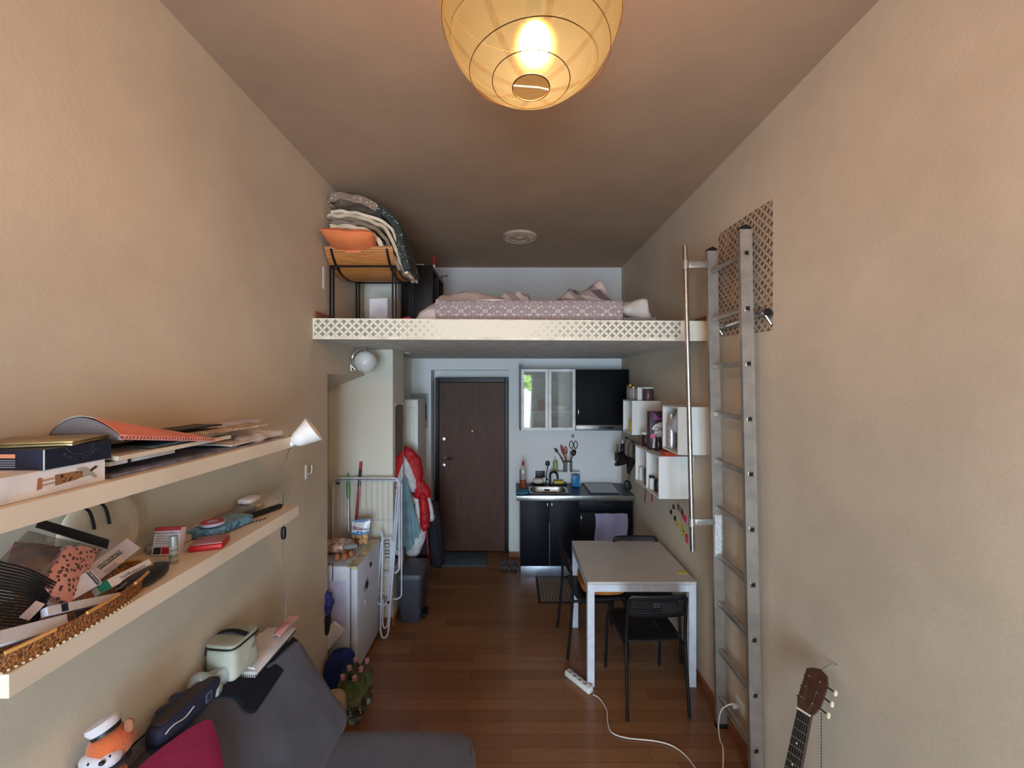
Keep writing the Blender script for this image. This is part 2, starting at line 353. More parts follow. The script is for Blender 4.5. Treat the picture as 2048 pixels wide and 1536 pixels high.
# ================================================================== PAPER LANTERN
def lantern_mat():
    m = bpy.data.materials.new('lantern_paper'); s = N(m); t = s.t; t.nodes.remove(s.b); out = [n for n in t.nodes if n.type == 'OUTPUT_MATERIAL'][0]
    sp = s.n('ShaderNodeSeparateXYZ'); s.l(s.co(), sp.inputs[0])
    ang = s.math('ARCTAN2', sp.outputs[1], sp.outputs[0]); f = s.math('ABSOLUTE', s.math('SUBTRACT', s.math('FRACT', s.math('ADD', s.math('MULTIPLY', ang, 8/(2*PI)), 8.25)), .5))
    rad = s.math('SQRT', s.math('ADD', s.math('MULTIPLY', sp.outputs[0], sp.outputs[0]), s.math('MULTIPLY', sp.outputs[1], sp.outputs[1])))
    seam = s.math('LESS_THAN', s.math('MULTIPLY', f, rad), .009)
    wr = s.noise(s.co(), 28, 4, .6, 1.5)
    seam = s.math('MULTIPLY', seam, s.ramp(wr, [(.3, (140,140,140)), (.6, (255,255,255))]))
    col = s.mix(s.math('MULTIPLY', seam, .55), (.0105, .0135, .013, 1), (.007, .0065, .0055, 1))
    tr = s.n('ShaderNodeBsdfTranslucent'); s.l(col, tr.inputs[0]); df = s.n('ShaderNodeBsdfDiffuse'); df.inputs[0].default_value = (.03, .028, .022, 1)
    mx = s.n('ShaderNodeMixShader'); mx.inputs[0].default_value = .3; s.l(tr.outputs[0], mx.inputs[1]); s.l(df.outputs[0], mx.inputs[2])
    em = s.n('ShaderNodeEmission'); s.l(s.mix(s.math('MULTIPLY', seam, .8), (255, 186, 100), (232, 150, 74)), em.inputs[0]); em.inputs[1].default_value = .26
    ad = s.n('ShaderNodeAddShader'); s.l(mx.outputs[0], ad.inputs[0]); s.l(em.outputs[0], ad.inputs[1]); tp = s.n('ShaderNodeBsdfTransparent'); tp.inputs[0].default_value = lin((255, 226, 180)); m2 = s.n('ShaderNodeMixShader'); m2.inputs[0].default_value = .30; s.l(ad.outputs[0], m2.inputs[1]); s.l(tp.outputs[0], m2.inputs[2]); rf = s.n('ShaderNodeBsdfRefraction'); rf.inputs['IOR'].default_value = 1.25; rf.inputs['Roughness'].default_value = .55; rf.inputs[0].default_value = lin((255, 226, 150)); m3 = s.n('ShaderNodeMixShader'); m3.inputs[0].default_value = .012; s.l(m2.outputs[0], m3.inputs[1]); s.l(rf.outputs[0], m3.inputs[2]); s.l(m3.outputs[0], out.inputs[0])
    b = s.n('ShaderNodeBump'); b.inputs['Strength'].default_value = .5; b.inputs['Distance'].default_value = .01; s.l(s.noise(s.co(), 14, 3, .5, 2), b.inputs['Height'])
    s.l(b.outputs[0], tr.inputs['Normal']); s.l(b.outputs[0], df.inputs['Normal'])
    return m
LC = V((.047, .94, 3.045)); LR = .215
t = thing('paper_lantern', 'round white paper lantern shade glowing warm yellow, hanging from the ceiling', 'pendant lamp', LC)
def lprof(z): # radius at height z (relative)
    return LR*max(0, 1-abs(z/.218)**2.25)**.5
zs = [-.2145+.429*i/48 for i in range(49)]
prof = [(max(.043, lprof(z)), z) for z in zs]
mb = MB()
def lf(u, v):
    i = v*48; k = min(int(i), 47); r, z = prof[k]; r2, z2 = prof[k+1]; f = i-k; r = r+(r2-r)*f; z = z+(z2-z)*f
    a = u*2*PI; rr = r*(1-.006*abs(math.sin(z*75+a))-.004*math.cos(8*a)); return LC+V((rr*math.cos(a), rr*math.sin(a), z))
mb.grid(lf, 96, 97, cu=True); part('lamp_shade', mb, lantern_mat(), t, 180)
WIRE = M('lantern_wire', (70, 46, 16), .5)
for i, z in enumerate((-.2, -.168, -.125, -.07, -.01, .05, .11, .16, .2)):
    r = lprof(z)+.0006; ti = .02*math.sin(i*2.1)
    part('wire_ring', MB().tube([LC+V((r*math.cos(a), r*math.sin(a), z+ti*math.sin(a+i))) for a in [2*PI*k/64 for k in range(64)]], .0011, 5, closed=True), WIRE, t)
for z in (-.2145, .2145): part('end_ring', MB().tube([LC+V((.0435*math.cos(a), .0435*math.sin(a), z)) for a in [2*PI*k/32 for k in range(32)]], .0016, 6, closed=True), WIRE, t)
part('wire_bar', MB().tube([LC+V((-.043, -.008, -.2145)), LC+V((.02, 0, -.2135)), LC+V((.043, .006, -.2145))], .0016, 6), M('lantern_white_bar', (240, 225, 190), .5), t)
bm_ = M('bulb_glow', (255, 188, 133), emit=1)
for nd in bm_.node_tree.nodes:
    if nd.type == 'BSDF_PRINCIPLED': nd.inputs['Emission Strength'].default_value = LAMP = 1150; nd.inputs['Emission Color'].default_value = (1, .53, .23, 1)
part('bulb', MB().lump(LC+V((.008, -.012, -.115)), (.07, .07, .075), 1), bm_, t, 180)
mb = MB().lathe([(.018, 0), (.018, .06), (.006, .075), (.003, .08)], LC+V((.006, -.01, -.085)), 16); mb.tube([LC+V((.006, -.01, .04)), LC+V((0, 0, .2)), (LC.x, LC.y, ZC-.02)], .003, 8)
part('cord_and_socket', mb, BLACKP, t)
part('ceiling_cup', MB().lathe([(.0, -.05), (.03, -.05), (.045, 0)], (LC.x, LC.y, ZC), 20), WHITE, t)

# ceiling rose
RC = P(1039, 472, 3.84)
mb = MB().lathe([(0, -.03), (.03, -.03), (.05, -.02), (.075, -.018), (.085, -.026), (.12, -.02), (.145, -.012), (.158, -.02), (.166, 0)], (RC.x, 3.84, ZC), 48)
for k in range(16):
    a = 2*PI*k/16; mb.lump((RC.x+.11*math.cos(a), 3.84+.11*math.sin(a), ZC-.019), (.05, .022, .016), 1, X=Matrix.Rotation(a, 4, 'Z'), nu=10, nv=6)
solo('ceiling_rose', mb, M('rose_plaster', (196, 170, 146), .7), 'round ornamental plaster rose on the ceiling above the loft bed', 'ceiling rose')

# ================================================================== LOFT
PT, PB = 2.549, 2.425
t = thing('loft_platform', 'white loft sleeping platform with a tile-print fascia spanning both walls', 'loft platform', (0, 2.7, PB))
YL, YR = 2.60, 2.72
mb = MB().prism([(XL+.002, YL+.015, PB), (XR-.002, YR+.015, PB), (XR-.002, YBK-.002, PB), (-1.198, YBK-.002, PB), (-1.198, 3.982, PB), (-.998, 3.982, PB), (-.998, 3.518, PB), (XL+.002, 3.518, PB)], (0, 0, PT-PB-.004))
part('deck', mb, M('loft_underside_white', (206, 200, 192), .7), t, None)
FB = M('fascia_white', (236, 228, 206), .55)
mb = MB().prism([(XL+.001, YL, PB-.006), (XR-.001, YR, PB-.006), (XR-.001, YR+.014, PB-.006), (XL+.001, YL+.014, PB-.006)], (0, 0, PT-PB+.012))
part('fascia', mb, FB, t, None)
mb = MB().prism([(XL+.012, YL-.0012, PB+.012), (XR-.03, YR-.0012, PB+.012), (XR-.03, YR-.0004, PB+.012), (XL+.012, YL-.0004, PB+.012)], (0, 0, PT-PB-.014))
part('patterned_sheet', mb, petal_mat('petal_print_fascia', .0545, (0, 2), (238, 230, 208), (146, 144, 128), glare=(-.15, 1.0)), t, None, 'grey and white petal tile print, with glare painted pale in the middle')
LEDGE = wood_mat('ledge_wood', (120, 72, 44), (160, 100, 64), (2, 2, 2))
mb = MB().box((XL+.001, YL+.02, PT-.003), (XL+.014, 3.5, PT+.055)); part('ledge_board', mb, LEDGE, t, None)
mb = MB().box((XR-.014, YR+.02, PT-.003), (XR-.001, 4.8, PT+.045)); part('ledge_board', mb, LEDGE, t, None)
mb = MB().tube(smoothp([(-.9, YL+.05, PT+.004), (-.55, YL+.058, PT+.003), (-.2, YL+.07, PT+.006), (.2, YL+.08, PT+.003)]), .003, 5); part('cover_edge', mb, FB, t)

# mattress, bedding
MX0, MX1 = -.53, .79
t = thing('mattress', 'low mattress in a grey and white paisley cover on the loft', 'mattress', ((MX0+MX1)/2, 3.6, PT))
part('cover', MB().box((MX0, 2.80, PT), (MX1, 4.7, PT+.165), .022, 3), paisley_mat(), t, 40)
part('piping', MB().tube([(MX0+.01, 2.802, PT+.16), (MX1-.01, 2.802, PT+.16)], .004, 6), M('piping_grey', (150, 134, 134), .8), t)
DUV = M('duvet_white', (222, 210, 204), .9, var=(5, .05), bump=(30, .25))
def drape(name, fn, nu, nv, th, mat, label, cat, group=None): return solo(name, MB().shell(fn, nu, nv, th), mat, label, cat, group, 60)
def bumpy(x, y, seed): return .022*abs(noise.noise(V((x*9, y*5, seed))))*2+.012*noise.noise(V((x*22, y*12, seed+3)))
def duvf(u, v):
    v = v*1.0; x = -.71+u*.86; y = 2.815+v*1.2; e = min(1, v*7)
    top = PT+.168+e*(.014+.080*math.exp(-((x+.33)/.22)**2)*(1+.3*v)+bumpy(x, y, 1)*(1-.5*(u > .9))+.02*v)
    if x < MX0: k = (MX0-x)/.18; top = PT+.012+.17*(1-min(1, k)**2.2)+bumpy(x*2, y*2, 4)*.6; f0 = min(1, v*8)**.6; top = PT+.008+(top-PT-.008)*f0
    return V((x+.012*noise.noise(V((top*30, y*9, 2)))*(x < MX0), y+.02*math.sin(x*13)+.02*(x < MX0)*math.sin(top*40), top))
drape('duvet', duvf, 90, 30, .008, DUV, 'white crumpled duvet spilling over the left side of the mattress', 'duvet')
def plaid():
    m = bpy.data.materials.new('plaid_blanket'); s = N(m); sp = s.n('ShaderNodeSeparateXYZ'); s.l(s.co(rot=(0.5, 0.6, .5)), sp.inputs[0])
    a = s.math('GREATER_THAN', s.math('FRACT', s.math('ADD', s.math('MULTIPLY', sp.outputs[0], 8), 20.2)), .6); b = s.math('GREATER_THAN', s.math('FRACT', s.math('ADD', s.math('MULTIPLY', sp.outputs[1], 8), 20)), .6)
    s.col(s.mix(s.math('MULTIPLY', s.math('ADD', a, b), .5), (206, 192, 190), (104, 90, 92))); s.b.inputs['Roughness'].default_value = .9; return m
PL = plaid()
def peak(x, y, cx, cy, w1, w2, h, p=1.3): return h*math.exp(-(abs(x-cx)/w1)**p-(abs(y-cy)/w2)**2)
def plf(u, v):
    x = .27+u*.47; y = 2.84+v*.8; e = min(1, v*6)*min(1, u*9)*min(1, (1-u)*9+.05)
    h = .012+peak(x, y, .44, 3.02, .075, .25, .085)+peak(x, y, .66, 3.02, .085, .3, .155, 1.5)+peak(x, y, .55, 3.1, .12, .3, .04)+bumpy(x, y, 7)
    return V((x+.03*(h > .08)*h, y, PT+.17+max(.004, h*e)))
drape('plaid_blanket', plf, 70, 34, .006, PL, 'grey plaid blanket bunched into peaks on the right of the mattress', 'blanket')
def plg(u, v):
    x = -.12+u*.30; y = 2.98+v*.5; h = .05+.045*math.sin(u*PI)*(1-v*.3)+bumpy(x, y, 2); return V((x, y, PT+.172+h*min(1, u*6)*min(1, (1-u)*6)*min(1, v*8+.2)))
drape('folded_plaid', plg, 40, 20, .006, PL, 'small fold of plaid cloth lying on the duvet mid-bed', 'blanket')
solo('pillow', MB().lump((.1, 3.4, PT+.222), (.42, .3, .10), .7, .02, 3, 9), M('pillow_white', (232, 226, 228), .9, bump=(20, .2)), 'white pillow at the far side of the loft mattress', 'pillow')
t = thing('storage_box', 'low grey storage box on the loft right of the mattress', 'box', (.93, 3.05, PT))
part('body', MB().box((.815, 2.92, PT), (1.05, 3.3, PT+.04), .006), M('box_dark', (64, 62, 60), .7), t)
part('lid', MB().box((.81, 2.915, PT+.0405), (1.06, 3.305, PT+.062), .006), M('box_lid_grey', (140, 134, 126), .6), t)
solo('crumpled_throw', MB().lump((.93, 3.08, PT+.133), (.23, .3, .14), .8, .05, 8, 9, nu=40, nv=26), M('throw_white', (206, 196, 186), .9, bump=(40, .3)), 'crumpled white throw piled on the grey storage box', 'throw')

# black wire side table with bamboo tray and bedding stack
TX0, TX1, TY0, TY1, TZ = -1.255, -.80, 2.78, 3.25, 2.945
t = thing('wire_side_table', 'black wire-framed side table with a curved bamboo tray top on the loft', 'side table', ((TX0+TX1)/2, 3.0, PT))
r = .0055
for (x, y) in ((TX0, TY0), (TX1, TY0), (TX0, TY1), (TX1, TY1)):
    part('leg', MB().box((x-r, y-r, PT), (x+r, y+r, TZ)).box((x+(r*3 if x < -1 else -r*5), y-r, PT), (x+(r*5 if x < -1 else -r*3), y+r, TZ)), BLACKM, t, None)
mb = MB()
for z in (TZ, PT+.012):
    mb.box((TX0, TY0-r, z-r), (TX1, TY0+r, z+r)).box((TX0, TY1-r, z-r), (TX1, TY1+r, z+r)).box((TX0-r, TY0, z-r), (TX0+r, TY1, z+r)).box((TX1-r, TY0, z-r), (TX1+r, TY1, z+r))
mb.box((TX0+.03, TY0+.02, TZ-r), (TX0+.04, TY1, TZ+r)).box((TX1-.04, TY0+.02, TZ-r), (TX1-.03, TY1, TZ+r))
part('top_frame', mb, BLACKM, t, None)
BAM = stripe_mat('bamboo_slats', (176, 112, 52), (214, 148, 78), .018, 2, .25); 
def tray(u, v):    # u across x, v front to back; lips curl up
    x = TX0-.02+u*(TX1-TX0+.01); a = (v-.5)*2; y = 3.015+a*.30-(a**9)*.02; z = TZ-.025+.15*abs(a)**2.6
    return V((x, y, z))
def bam():
    m = bpy.data.materials.new('bamboo_slat_tray'); s = N(m); sp = s.n('ShaderNodeSeparateXYZ'); s.l(s.co(), sp.inputs[0])
    f = s.math('FRACT', s.math('ADD', s.math('MULTIPLY', s.math('ADD', sp.outputs[1], s.math('MULTIPLY', sp.outputs[2], -1.0)), 42), 50))
    g = s.noise(s.co(scale=(2, 30, 30)), 5, 4)
    s.col(s.mix(s.math('LESS_THAN', f, .16), s.ramp(g, [(.3, (178, 112, 54)), (.7, (212, 146, 80))]), (84, 44, 20))); s.b.inputs['Roughness'].default_value = .45; return m
part('tray', MB().shell(tray, 12, 40, .008), bam(), t, 60, 'curved bamboo slat tray')
for u0 in (.08, .9):
    part('strap', MB().shell(lambda u, v: tray(u0+u*.035, v*.98+.01)-V((0, 0.004 if v < .5 else -.004, .0095)), 3, 36, .003), BLACKM, t, 60, 'curved black strap under the tray')
part('tray_handle', MB().box((-1.13, TY0-.055, TZ+.078), (-1.02, TY0-.05, TZ+.09)), M('tray_slot_orange', (226, 130, 84), .8), t)
# bedding pile
OR = M('orange_pillowcase', (236, 132, 78), .9, bump=(18, .3), var=(4, .06))
def pill(u, v, s_):
    a, b = (u-.5)*2, (v-.5)*2; h = ((1-a**4)*(1-b**4))**.5; k = 1-.08*(1-abs(a*b)); c = V((-1.105, 2.865, TZ+.150)); X = Matrix.Rotation(.16, 4, 'Z')
    p = V((a*k*.165+.0, b*k*.30, s_*h*.055+.004*noise.noise(V((a*4, b*4, s_)))+.02*abs(b)**3)); p = c+(X @ p); p.x = max(p.x, XL+.004); return p
solo('orange_pillow', MB().grid(lambda u, v: pill(u, v, 1), 26, 30).grid(lambda u, v: pill(u, v, -1), 26, 30), OR, 'orange pillow stuffed on the bamboo tray of the wire table', 'pillow', None, 180)
def layer(px, th, y0, y1, seed):
    path = smoothp([P(x, y, 2.8)+V((0, -2.8, 0)) for x, y in px], 7); n = len(path)-1
    def f(u, v):
        k = u*n; i = min(int(k), n-1); p = path[i]+(path[i+1]-path[i])*(k-i); g = .35+.65*u
        return V((max(p.x, XL+.034)+.012*g*noise.noise(V((p.z*12, v*5, seed))), y0+v*(y1-y0)+.012*noise.noise(V((u*7, seed, v)))+.012*u*math.sin(u*9+seed)+.006*u*math.sin(p.z*90+seed), p.z+.0035*math.sin(u*40+v*9+seed)+.010*noise.noise(V((p.x*14, v*6, seed+5)))))
    return MB().shell(f, n+1, 16, -th)
BW = [M('quilt_cream', (226, 210, 182), .9, bump=(26, .3)), M('throw_charcoal', (58, 54, 54), .95), M('blanket_taupe', (142, 124, 106), .95, bump=(40, .3)), M('sheet_beige', (206, 186, 156), .9)]
solo('folded_blanket', layer([(655, 448), (654, 462), (672, 470), (710, 474), (744, 478)], .022, 2.79, 3.2, 1), BW[1], 'charcoal folded blanket just above the orange pillow', 'blanket', None, 60)
for k, (nm, px, th, m_, y0, lb) in enumerate((
  ('folded_quilt', [(664, 459), (700, 461), (735, 468), (753, 482), (760, 496), (766, 510)], .030, BW[0], 2.775, 'thick cream folded quilt drooping to the right in the pile'),
  ('folded_blanket', [(658, 449), (700, 450), (738, 456), (762, 472), (775, 494), (786, 518), (797, 542)], .024, BW[2], 2.79, 'taupe folded blanket in the middle of the loft bedding pile'),
  ('folded_sheet', [(656, 438), (700, 439), (740, 446), (770, 462), (784, 488), (795, 515), (806, 545)], .022, BW[3], 2.77, 'beige folded sheet under the printed quilt'),
  ('folded_cover', [(656, 429), (695, 429), (738, 437), (776, 454), (791, 480), (801, 510), (812, 548)], .020, BW[0], 2.78, 'thin cream folded cover right under the printed quilt'))):
    solo(nm, layer([(a_-.0*b_, b_) for a_, b_ in px], th, y0, 3.08, k*3.3), m_, lb, nm.split('_')[1], None, 60)
def quiltmat():
    m = bpy.data.materials.new('quilt_print'); s = N(m); sp = s.n('ShaderNodeSeparateXYZ'); s.l(s.co(), sp.inputs[0])
    vo = s.n('ShaderNodeTexVoronoi'); vo.inputs['Scale'].default_value = 42; vo.inputs['Randomness'].default_value = .5; s.l(s.co(), vo.inputs['Vector'])
    dots = s.math('MULTIPLY', s.math('LESS_THAN', vo.outputs['Distance'], .2), s.math('GREATER_THAN', s.noise(s.co(), 20, 1), .45))
    left = s.mix(dots, (142, 122, 104), (232, 220, 204)); wv = s.noise(s.co(scale=(1, 1, 2)), 16, 2, .5, 2.5)
    right = s.mix(s.ramp(wv, [(.6, (0,0,0)), (.63, (255,255,255))], 'CONSTANT'), (48, 56, 54), (150, 154, 146))
    s.col(s.mix(s.math('GREATER_THAN', s.math('ADD', sp.outputs[0], s.math('MULTIPLY', sp.outputs[2], -.3)), -.06), left, right)); s.b.inputs['Roughness'].default_value = .9; return m
solo('printed_quilt', layer([(656, 409), (690, 405), (730, 415), (764, 432), (786, 456), (796, 486), (802, 514), (810, 545)], .050, 2.76, 3.08, 2.5), quiltmat(), 'grey and dark teal printed quilt topping the loft bedding pile', 'quilt', None, 60)
# under the table
t = thing('white_appliance_box', 'white cardboard box with printed side standing under the wire table', 'box', (-1.0, 3.15, PT))
BX = frame((-1.03, 3.1, PT+.145), (1, -.18, 0), (0, 0, 1))
part('carton', MB().box((-.075, -.075, -.16), (.075, .095, .0), .002, 1, BX), PAPER, t)
part('printed_side', MB().box((.0752, -.07, -.155), (.0758, .09, -.01), 0, 1, BX), print_mat('box_print', (224, 218, 214), (90, 80, 80), 60), t)
part('base', MB().box((-.07, -.123, -.15), (.07, -.077, -.01), .004, 1, BX), M('grey_clear_base', (150, 146, 146), .2), t)
text('box_lettering', 'xoorc', .016, BX @ Matrix.Translation((-.045, -.055, .0006)), M('ink_grey', (120, 110, 110)), t)
solo('pink_cloth', MB().lump((-.83, 3.02, PT+.034), (.15, .12, .068), .8, .02, 5, 14), M('pink_cloth', (216, 88, 140), .9), 'small bright pink cloth on the loft floor beside the white box', 'cloth')
t = thing('black_cube_shelf', 'black open cube shelf unit standing on the loft against the column', 'shelf unit', (-.85, 3.95, PT))
KX0, KX1, KY0, KY1, KZ = -.992, -.715, 3.62, 4.25, 3.2
part('side_panel', MB().box((KX0, KY0, PT), (KX1, KY0+.035, KZ), .002), BLACKP, t); part('side_panel', MB().box((KX0, KY1-.035, PT), (KX1, KY1, KZ), .002), BLACKP, t)
part('top_panel', MB().box((KX0, KY0+.036, KZ-.035), (KX1, KY1-.036, KZ), .002), BLACKP, t)
for z in (PT, PT+.305): part('shelf', MB().box((KX0, KY0+.036, z), (KX1, KY1-.036, z+.02)), BLACKP, t)
part('divider', MB().box((KX0, 3.92, PT+.021), (KX1, 3.94, KZ-.036)), BLACKP, t)
part('back_panel', MB().box((KX0, KY0+.036, PT+.021), (KX0+.006, KY1-.036, KZ-.036)), BLACKP, t)
solo('paper_sheets', MB().box((-.97, 3.64, KZ), (-.79, 3.83, KZ+.012), .001), PAPER, 'white papers lying on the black cube shelf', 'papers')
t = thing('red_marker', 'red and white upright marker pen on top of the black cube shelf', 'marker', (-.705-.02, 3.75, KZ))
part('cap', MB().lathe([(0, .13), (.011, .128), (.012, .045)], (-.728, 3.78, KZ), 12), RED, t); part('barrel', MB().lathe([(.012, .0449), (.012, 0), (0, 0)], (-.728, 3.78, KZ), 12), WHITE, t)
t = thing('small_dried_plant', 'small dried plant sprig on the far end of the black cube shelf', 'plant', (-.74, 4.18, KZ))
part('pot', MB().lathe([(0, 0), (.02, 0), (.026, .03), (0, .03)], (-.745, 4.18, KZ), 12), M('pot_brown', (90, 70, 60)), t)
mb = MB(); random.seed(4)
for k in range(14):
    a = random.uniform(-.9, 2.0); b = random.uniform(-.6, .9); e = V((-.745, 4.18, KZ+.03))
    mb.tube([e, e+V((.04*math.cos(b), .03*math.sin(a), .02)), e+V((.085*math.cos(b), .05*math.sin(a), .012+.03*math.sin(a)))], .002, 4)
part('sprig', mb, M('dry_leaf', (120, 104, 84)), t)
for (y, z, c, lb) in ((3.74, PT+.326, (214, 160, 60), 'yellow packet in the upper near cell of the black cube shelf'), (4.05, PT+.021, (90, 60, 50), 'brown box in the lower far cell of the black cube shelf')):
    solo('packet', MB().box((-.86, y, z), (-.76, y+.1, z+.11), .004), M('packet'+str(c[0]), c), lb, 'packet')

# wall things upstairs and globe wall lamp
t = thing('globe_wall_lamp', 'white globe wall lamp on a curved chrome arm under the loft', 'wall lamp', (XL, 3.24, 2.3))
G = P(731, 724, 3.22)
part('globe', MB().lump(G, (.178, .178, .178), 1), M('opal_glass', (232, 228, 222), .25), t, 180)
part('back_plate', MB().box((XL, 3.2, 2.225), (XL+.012, 3.28, 2.335), .003), CHROME, t)
mb = MB().tube([(XL+.01, 3.24, 2.24), (XL+.03, 3.24, 2.24)]+arc((G.x, 3.23, G.z-.005), .118, PI+.25, PI/2, 14, (1, 0, 0), (0, 0, 1))+[(G.x, 3.22, G.z+.113), (G.x, 3.22, G.z+.088)], .008, 8)
mb.lathe([(0, .1), (.02, .1), (.022, .083)], G, 14); part('arm', mb, CHROME, t)
solo('wall_switch_cover', MB().box((XL, 2.74, 2.78), (XL+.004, 2.77, 2.93)), WHITE, 'thin white strip cover on the left wall by the wire table', 'cover plate')

# ================================================================== LADDER
t = thing('loft_ladder', 'tall aluminium ladder standing by the right wall up to the loft', 'ladder', (1.29, 2.3, 0))
YN, YF = 2.13, 2.48
def lx(z): return 1.302-.06*z/2.97
for Y in (YN, YF):
    mb = MB(); w2 = .031
    mb.prism([(lx(0)-w2, Y-.0125, 0.02), (lx(0)+w2, Y-.0125, 0.02), (lx(2.95)+w2, Y-.0125, 2.95), (lx(2.95)-w2, Y-.0125, 2.95)], (0, .025, 0))
    for sx in (-1, 1): mb.prism([(lx(0)+sx*(w2-.003)-.004, Y-.0145, .02), (lx(0)+sx*(w2-.003)+.004, Y-.0145, .02), (lx(2.95)+sx*(w2-.003)+.004, Y-.0145, 2.95), (lx(2.95)+sx*(w2-.003)-.004, Y-.0145, 2.95)], (0, .003, 0))
    part('stile', mb, ALU, t, None)
    part('top_cap', MB().prism([(lx(2.95)-.033, Y-.015, 2.951), (lx(2.95)+.033, Y-.015, 2.951), (lx(2.95)+.024, Y-.015, 2.965), (lx(2.95), Y-.015, 2.975), (lx(2.95)-.028, Y-.015, 2.962)], (0, .03, 0)), BLACKP, t, None)
    part('foot', MB().box((lx(0)-.034, Y-.016, 0), (lx(0)+.034, Y+.016, .03), .004), BLACKP, t)
for k in range(10):
    z = 2.822-.2925*k; c = lx(z)
    part('rung', MB().box((c-.014, YN+.013, z-.014), (c+.014, YF-.013, z+.014), .004), ALU, t, 30)
    rc = part('rung_end', MB().box((c-.015, YN-.016, z-.015), (c+.015, YN-.0128, z+.015), .004), CHROME, t, 30)
    part('plug', MB().box((c-.010, YN-.018, z-.010), (c+.010, YN-.0162, z+.010), .003), BLACKP, rc, 30)
for Y in (YN, YF): part('hook', MB().box((lx(2.9)+.03, Y-.006, 2.895), (XR-.06, Y+.006, 2.915), .002), STEEL, t)
hx0, hx1 = 1.07, 1.11
def hx(z): return 1.116-.046*(z-1.1)/1.88
part('handrail', MB().tube([(hx(1.1), YF-.02, 1.1), (hx(2.98), YF-.02, 2.98)], .0145, 14), STEEL, t)
for z in (2.86, 1.28):
    b = MB().box((hx(z)+.012, YF-.03, z-.02), (lx(z)-.03, YF-.01, z+.02), .003); b.lathe([(.02, -.026), (.02, .026)], (hx(z), YF-.02, z), 14)
    b.box((hx(z)+.03, YF-.032, z-.006), (lx(z)-.05, YF-.03, z+.006)); part('bracket', b, ALU, t)
part('sticker', MB().box((lx(1.2)-.022, YF-.0165, 1.07), (lx(1.2)+.02, YF-.015, 1.32)), M('sticker_silver', (206, 206, 204), .5, var=(80, .12)), t, None, 'pale rectangular sticker')
# hanging bar on the wall
t = thing('ladder_support_bar', 'steel bar bracketed to the right wall that the ladder leans on', 'bar', (1.31, 2.3, 2.48))
part('bar', MB().tube([(1.317, 2.06, 2.50), (1.317, 2.62, 2.475)], .014, 12), STEEL, t)
for y in (2.075, 2.55): part('bracket', MB().tube([(1.317, y, 2.49), (1.35, y, 2.44)], .006, 8).lathe([(.022, 0), (.022, .004)], (XR-.005, y, 2.49), 14, Matrix.Rotation(PI/2, 4, 'Y')), STEEL, t)
part('end_cap', MB().tube([(1.317, 2.045, 2.5), (1.317, 2.062, 2.5)], .018, 12), BLACKP, t)
t = thing('patterned_wall_sheet', 'grey and white petal-print sheet stuck on the right wall behind the ladder', 'wall sheet', (XR, 2.33, 2.75))
part('sheet', MB().prism([(XR-.0012, 2.06, 2.405), (XR-.0012, 2.60, 2.43), (XR-.0012, 2.60, 3.10), (XR-.0012, 2.06, 3.085)], (.001, 0, 0)), petal_mat('petal_print_wall', .052, (1, 2), (196, 176, 152), (108, 92, 74)), t, None)

# ================================================================== KITCHEN
CT = .905
UZ0, UZ1, UY = 1.587, 2.288, 4.56
t = thing('glass_wall_cabinet', 'wall cabinet with two glass doors framed in white aluminium above the sink', 'cabinet', (.4, 4.7, UZ0))
a0, a1 = .117, .735
mb = MB().box((a0, UY+.02, UZ0), (a0+.018, YBK-.001, UZ1)).box((a1-.018, UY+.02, UZ0), (a1, YBK-.001, UZ1)).box((a0, UY+.02, UZ0), (a1, YBK-.001, UZ0+.018)).box((a0, UY+.02, UZ1-.018), (a1, YBK-.001, UZ1)).box((a0, YBK-.01, UZ0), (a1, YBK-.001, UZ1))
part('carcass', mb, M('cabinet_inner_white', (206, 206, 200), .5), t, None)
part('shelf', MB().box((a0+.019, UY+.04, 1.79), (a1-.019, YBK-.011, 1.806)), WHITE, t)
part('side_panel', MB().box((a0-.02, UY+.0, UZ0), (a0-.001, YBK-.001, UZ1+.05)), M('side_grey', (120, 112, 106)), t, None)
GLZ = bpy.data.materials.new('cabinet_glass'); s = N(GLZ); s.b.inputs['Base Color'].default_value = lin((150, 156, 152)); s.b.inputs['Roughness'].default_value = .02; s.b.inputs['Alpha'].default_value = .36; s.b.inputs['Coat Weight'].default_value = 1; s.b.inputs['Coat Roughness'].default_value = .01; s.b.inputs['Coat IOR'].default_value = 2.2
for (b0, b1) in ((a0, (a0+a1)/2-.002), ((a0+a1)/2+.002, a1)):
    f = .033; mb = MB().box((b0, UY, UZ0), (b0+f, UY+.019, UZ1), .002, 1).box((b1-f, UY, UZ0), (b1, UY+.019, UZ1), .002, 1).box((b0+f, UY, UZ0), (b1-f, UY+.019, UZ0+f), .002, 1).box((b0+f, UY, UZ1-f), (b1-f, UY+.019, UZ1), .002, 1)
    d = part('door', mb, M('door_frame_pale', (226, 224, 218), .35), t, 30); part('glass_pane', MB().box((b0+f, UY+.006, UZ0+f), (b1-f, UY+.011, UZ1-f)), GLZ, d, None)
solo('stacked_plates', MB().lathe([(.0, 0), (.08, 0), (.1, .02), (.1, .06), (.07, .07), (0, .07)], (.58, 4.72, 1.806), 24), M('plates_white', (226, 226, 220), .3), 'stack of white plates behind the right glass cabinet door', 'plates')
solo('red_tin', MB().lathe([(0, 0), (.04, 0), (.04, .12), (0, .12)], (.36, 4.72, 1.806), 20), RED, 'red tin behind the left glass cabinet door', 'tin')
solo('glass_bowl', MB().lathe([(.03, 0), (.08, .06), (.085, .1), (.078, .1), (.03, .01), (0, .01)], (.56, 4.72, UZ0+.019), 24), M('bowl_grey', (150, 156, 158), .2), 'grey bowl on the bottom of the glass cabinet', 'bowl')
t = thing('black_wall_cabinet', 'matt black wall cabinet above the range hood', 'cabinet', (1.04, 4.7, UZ0))
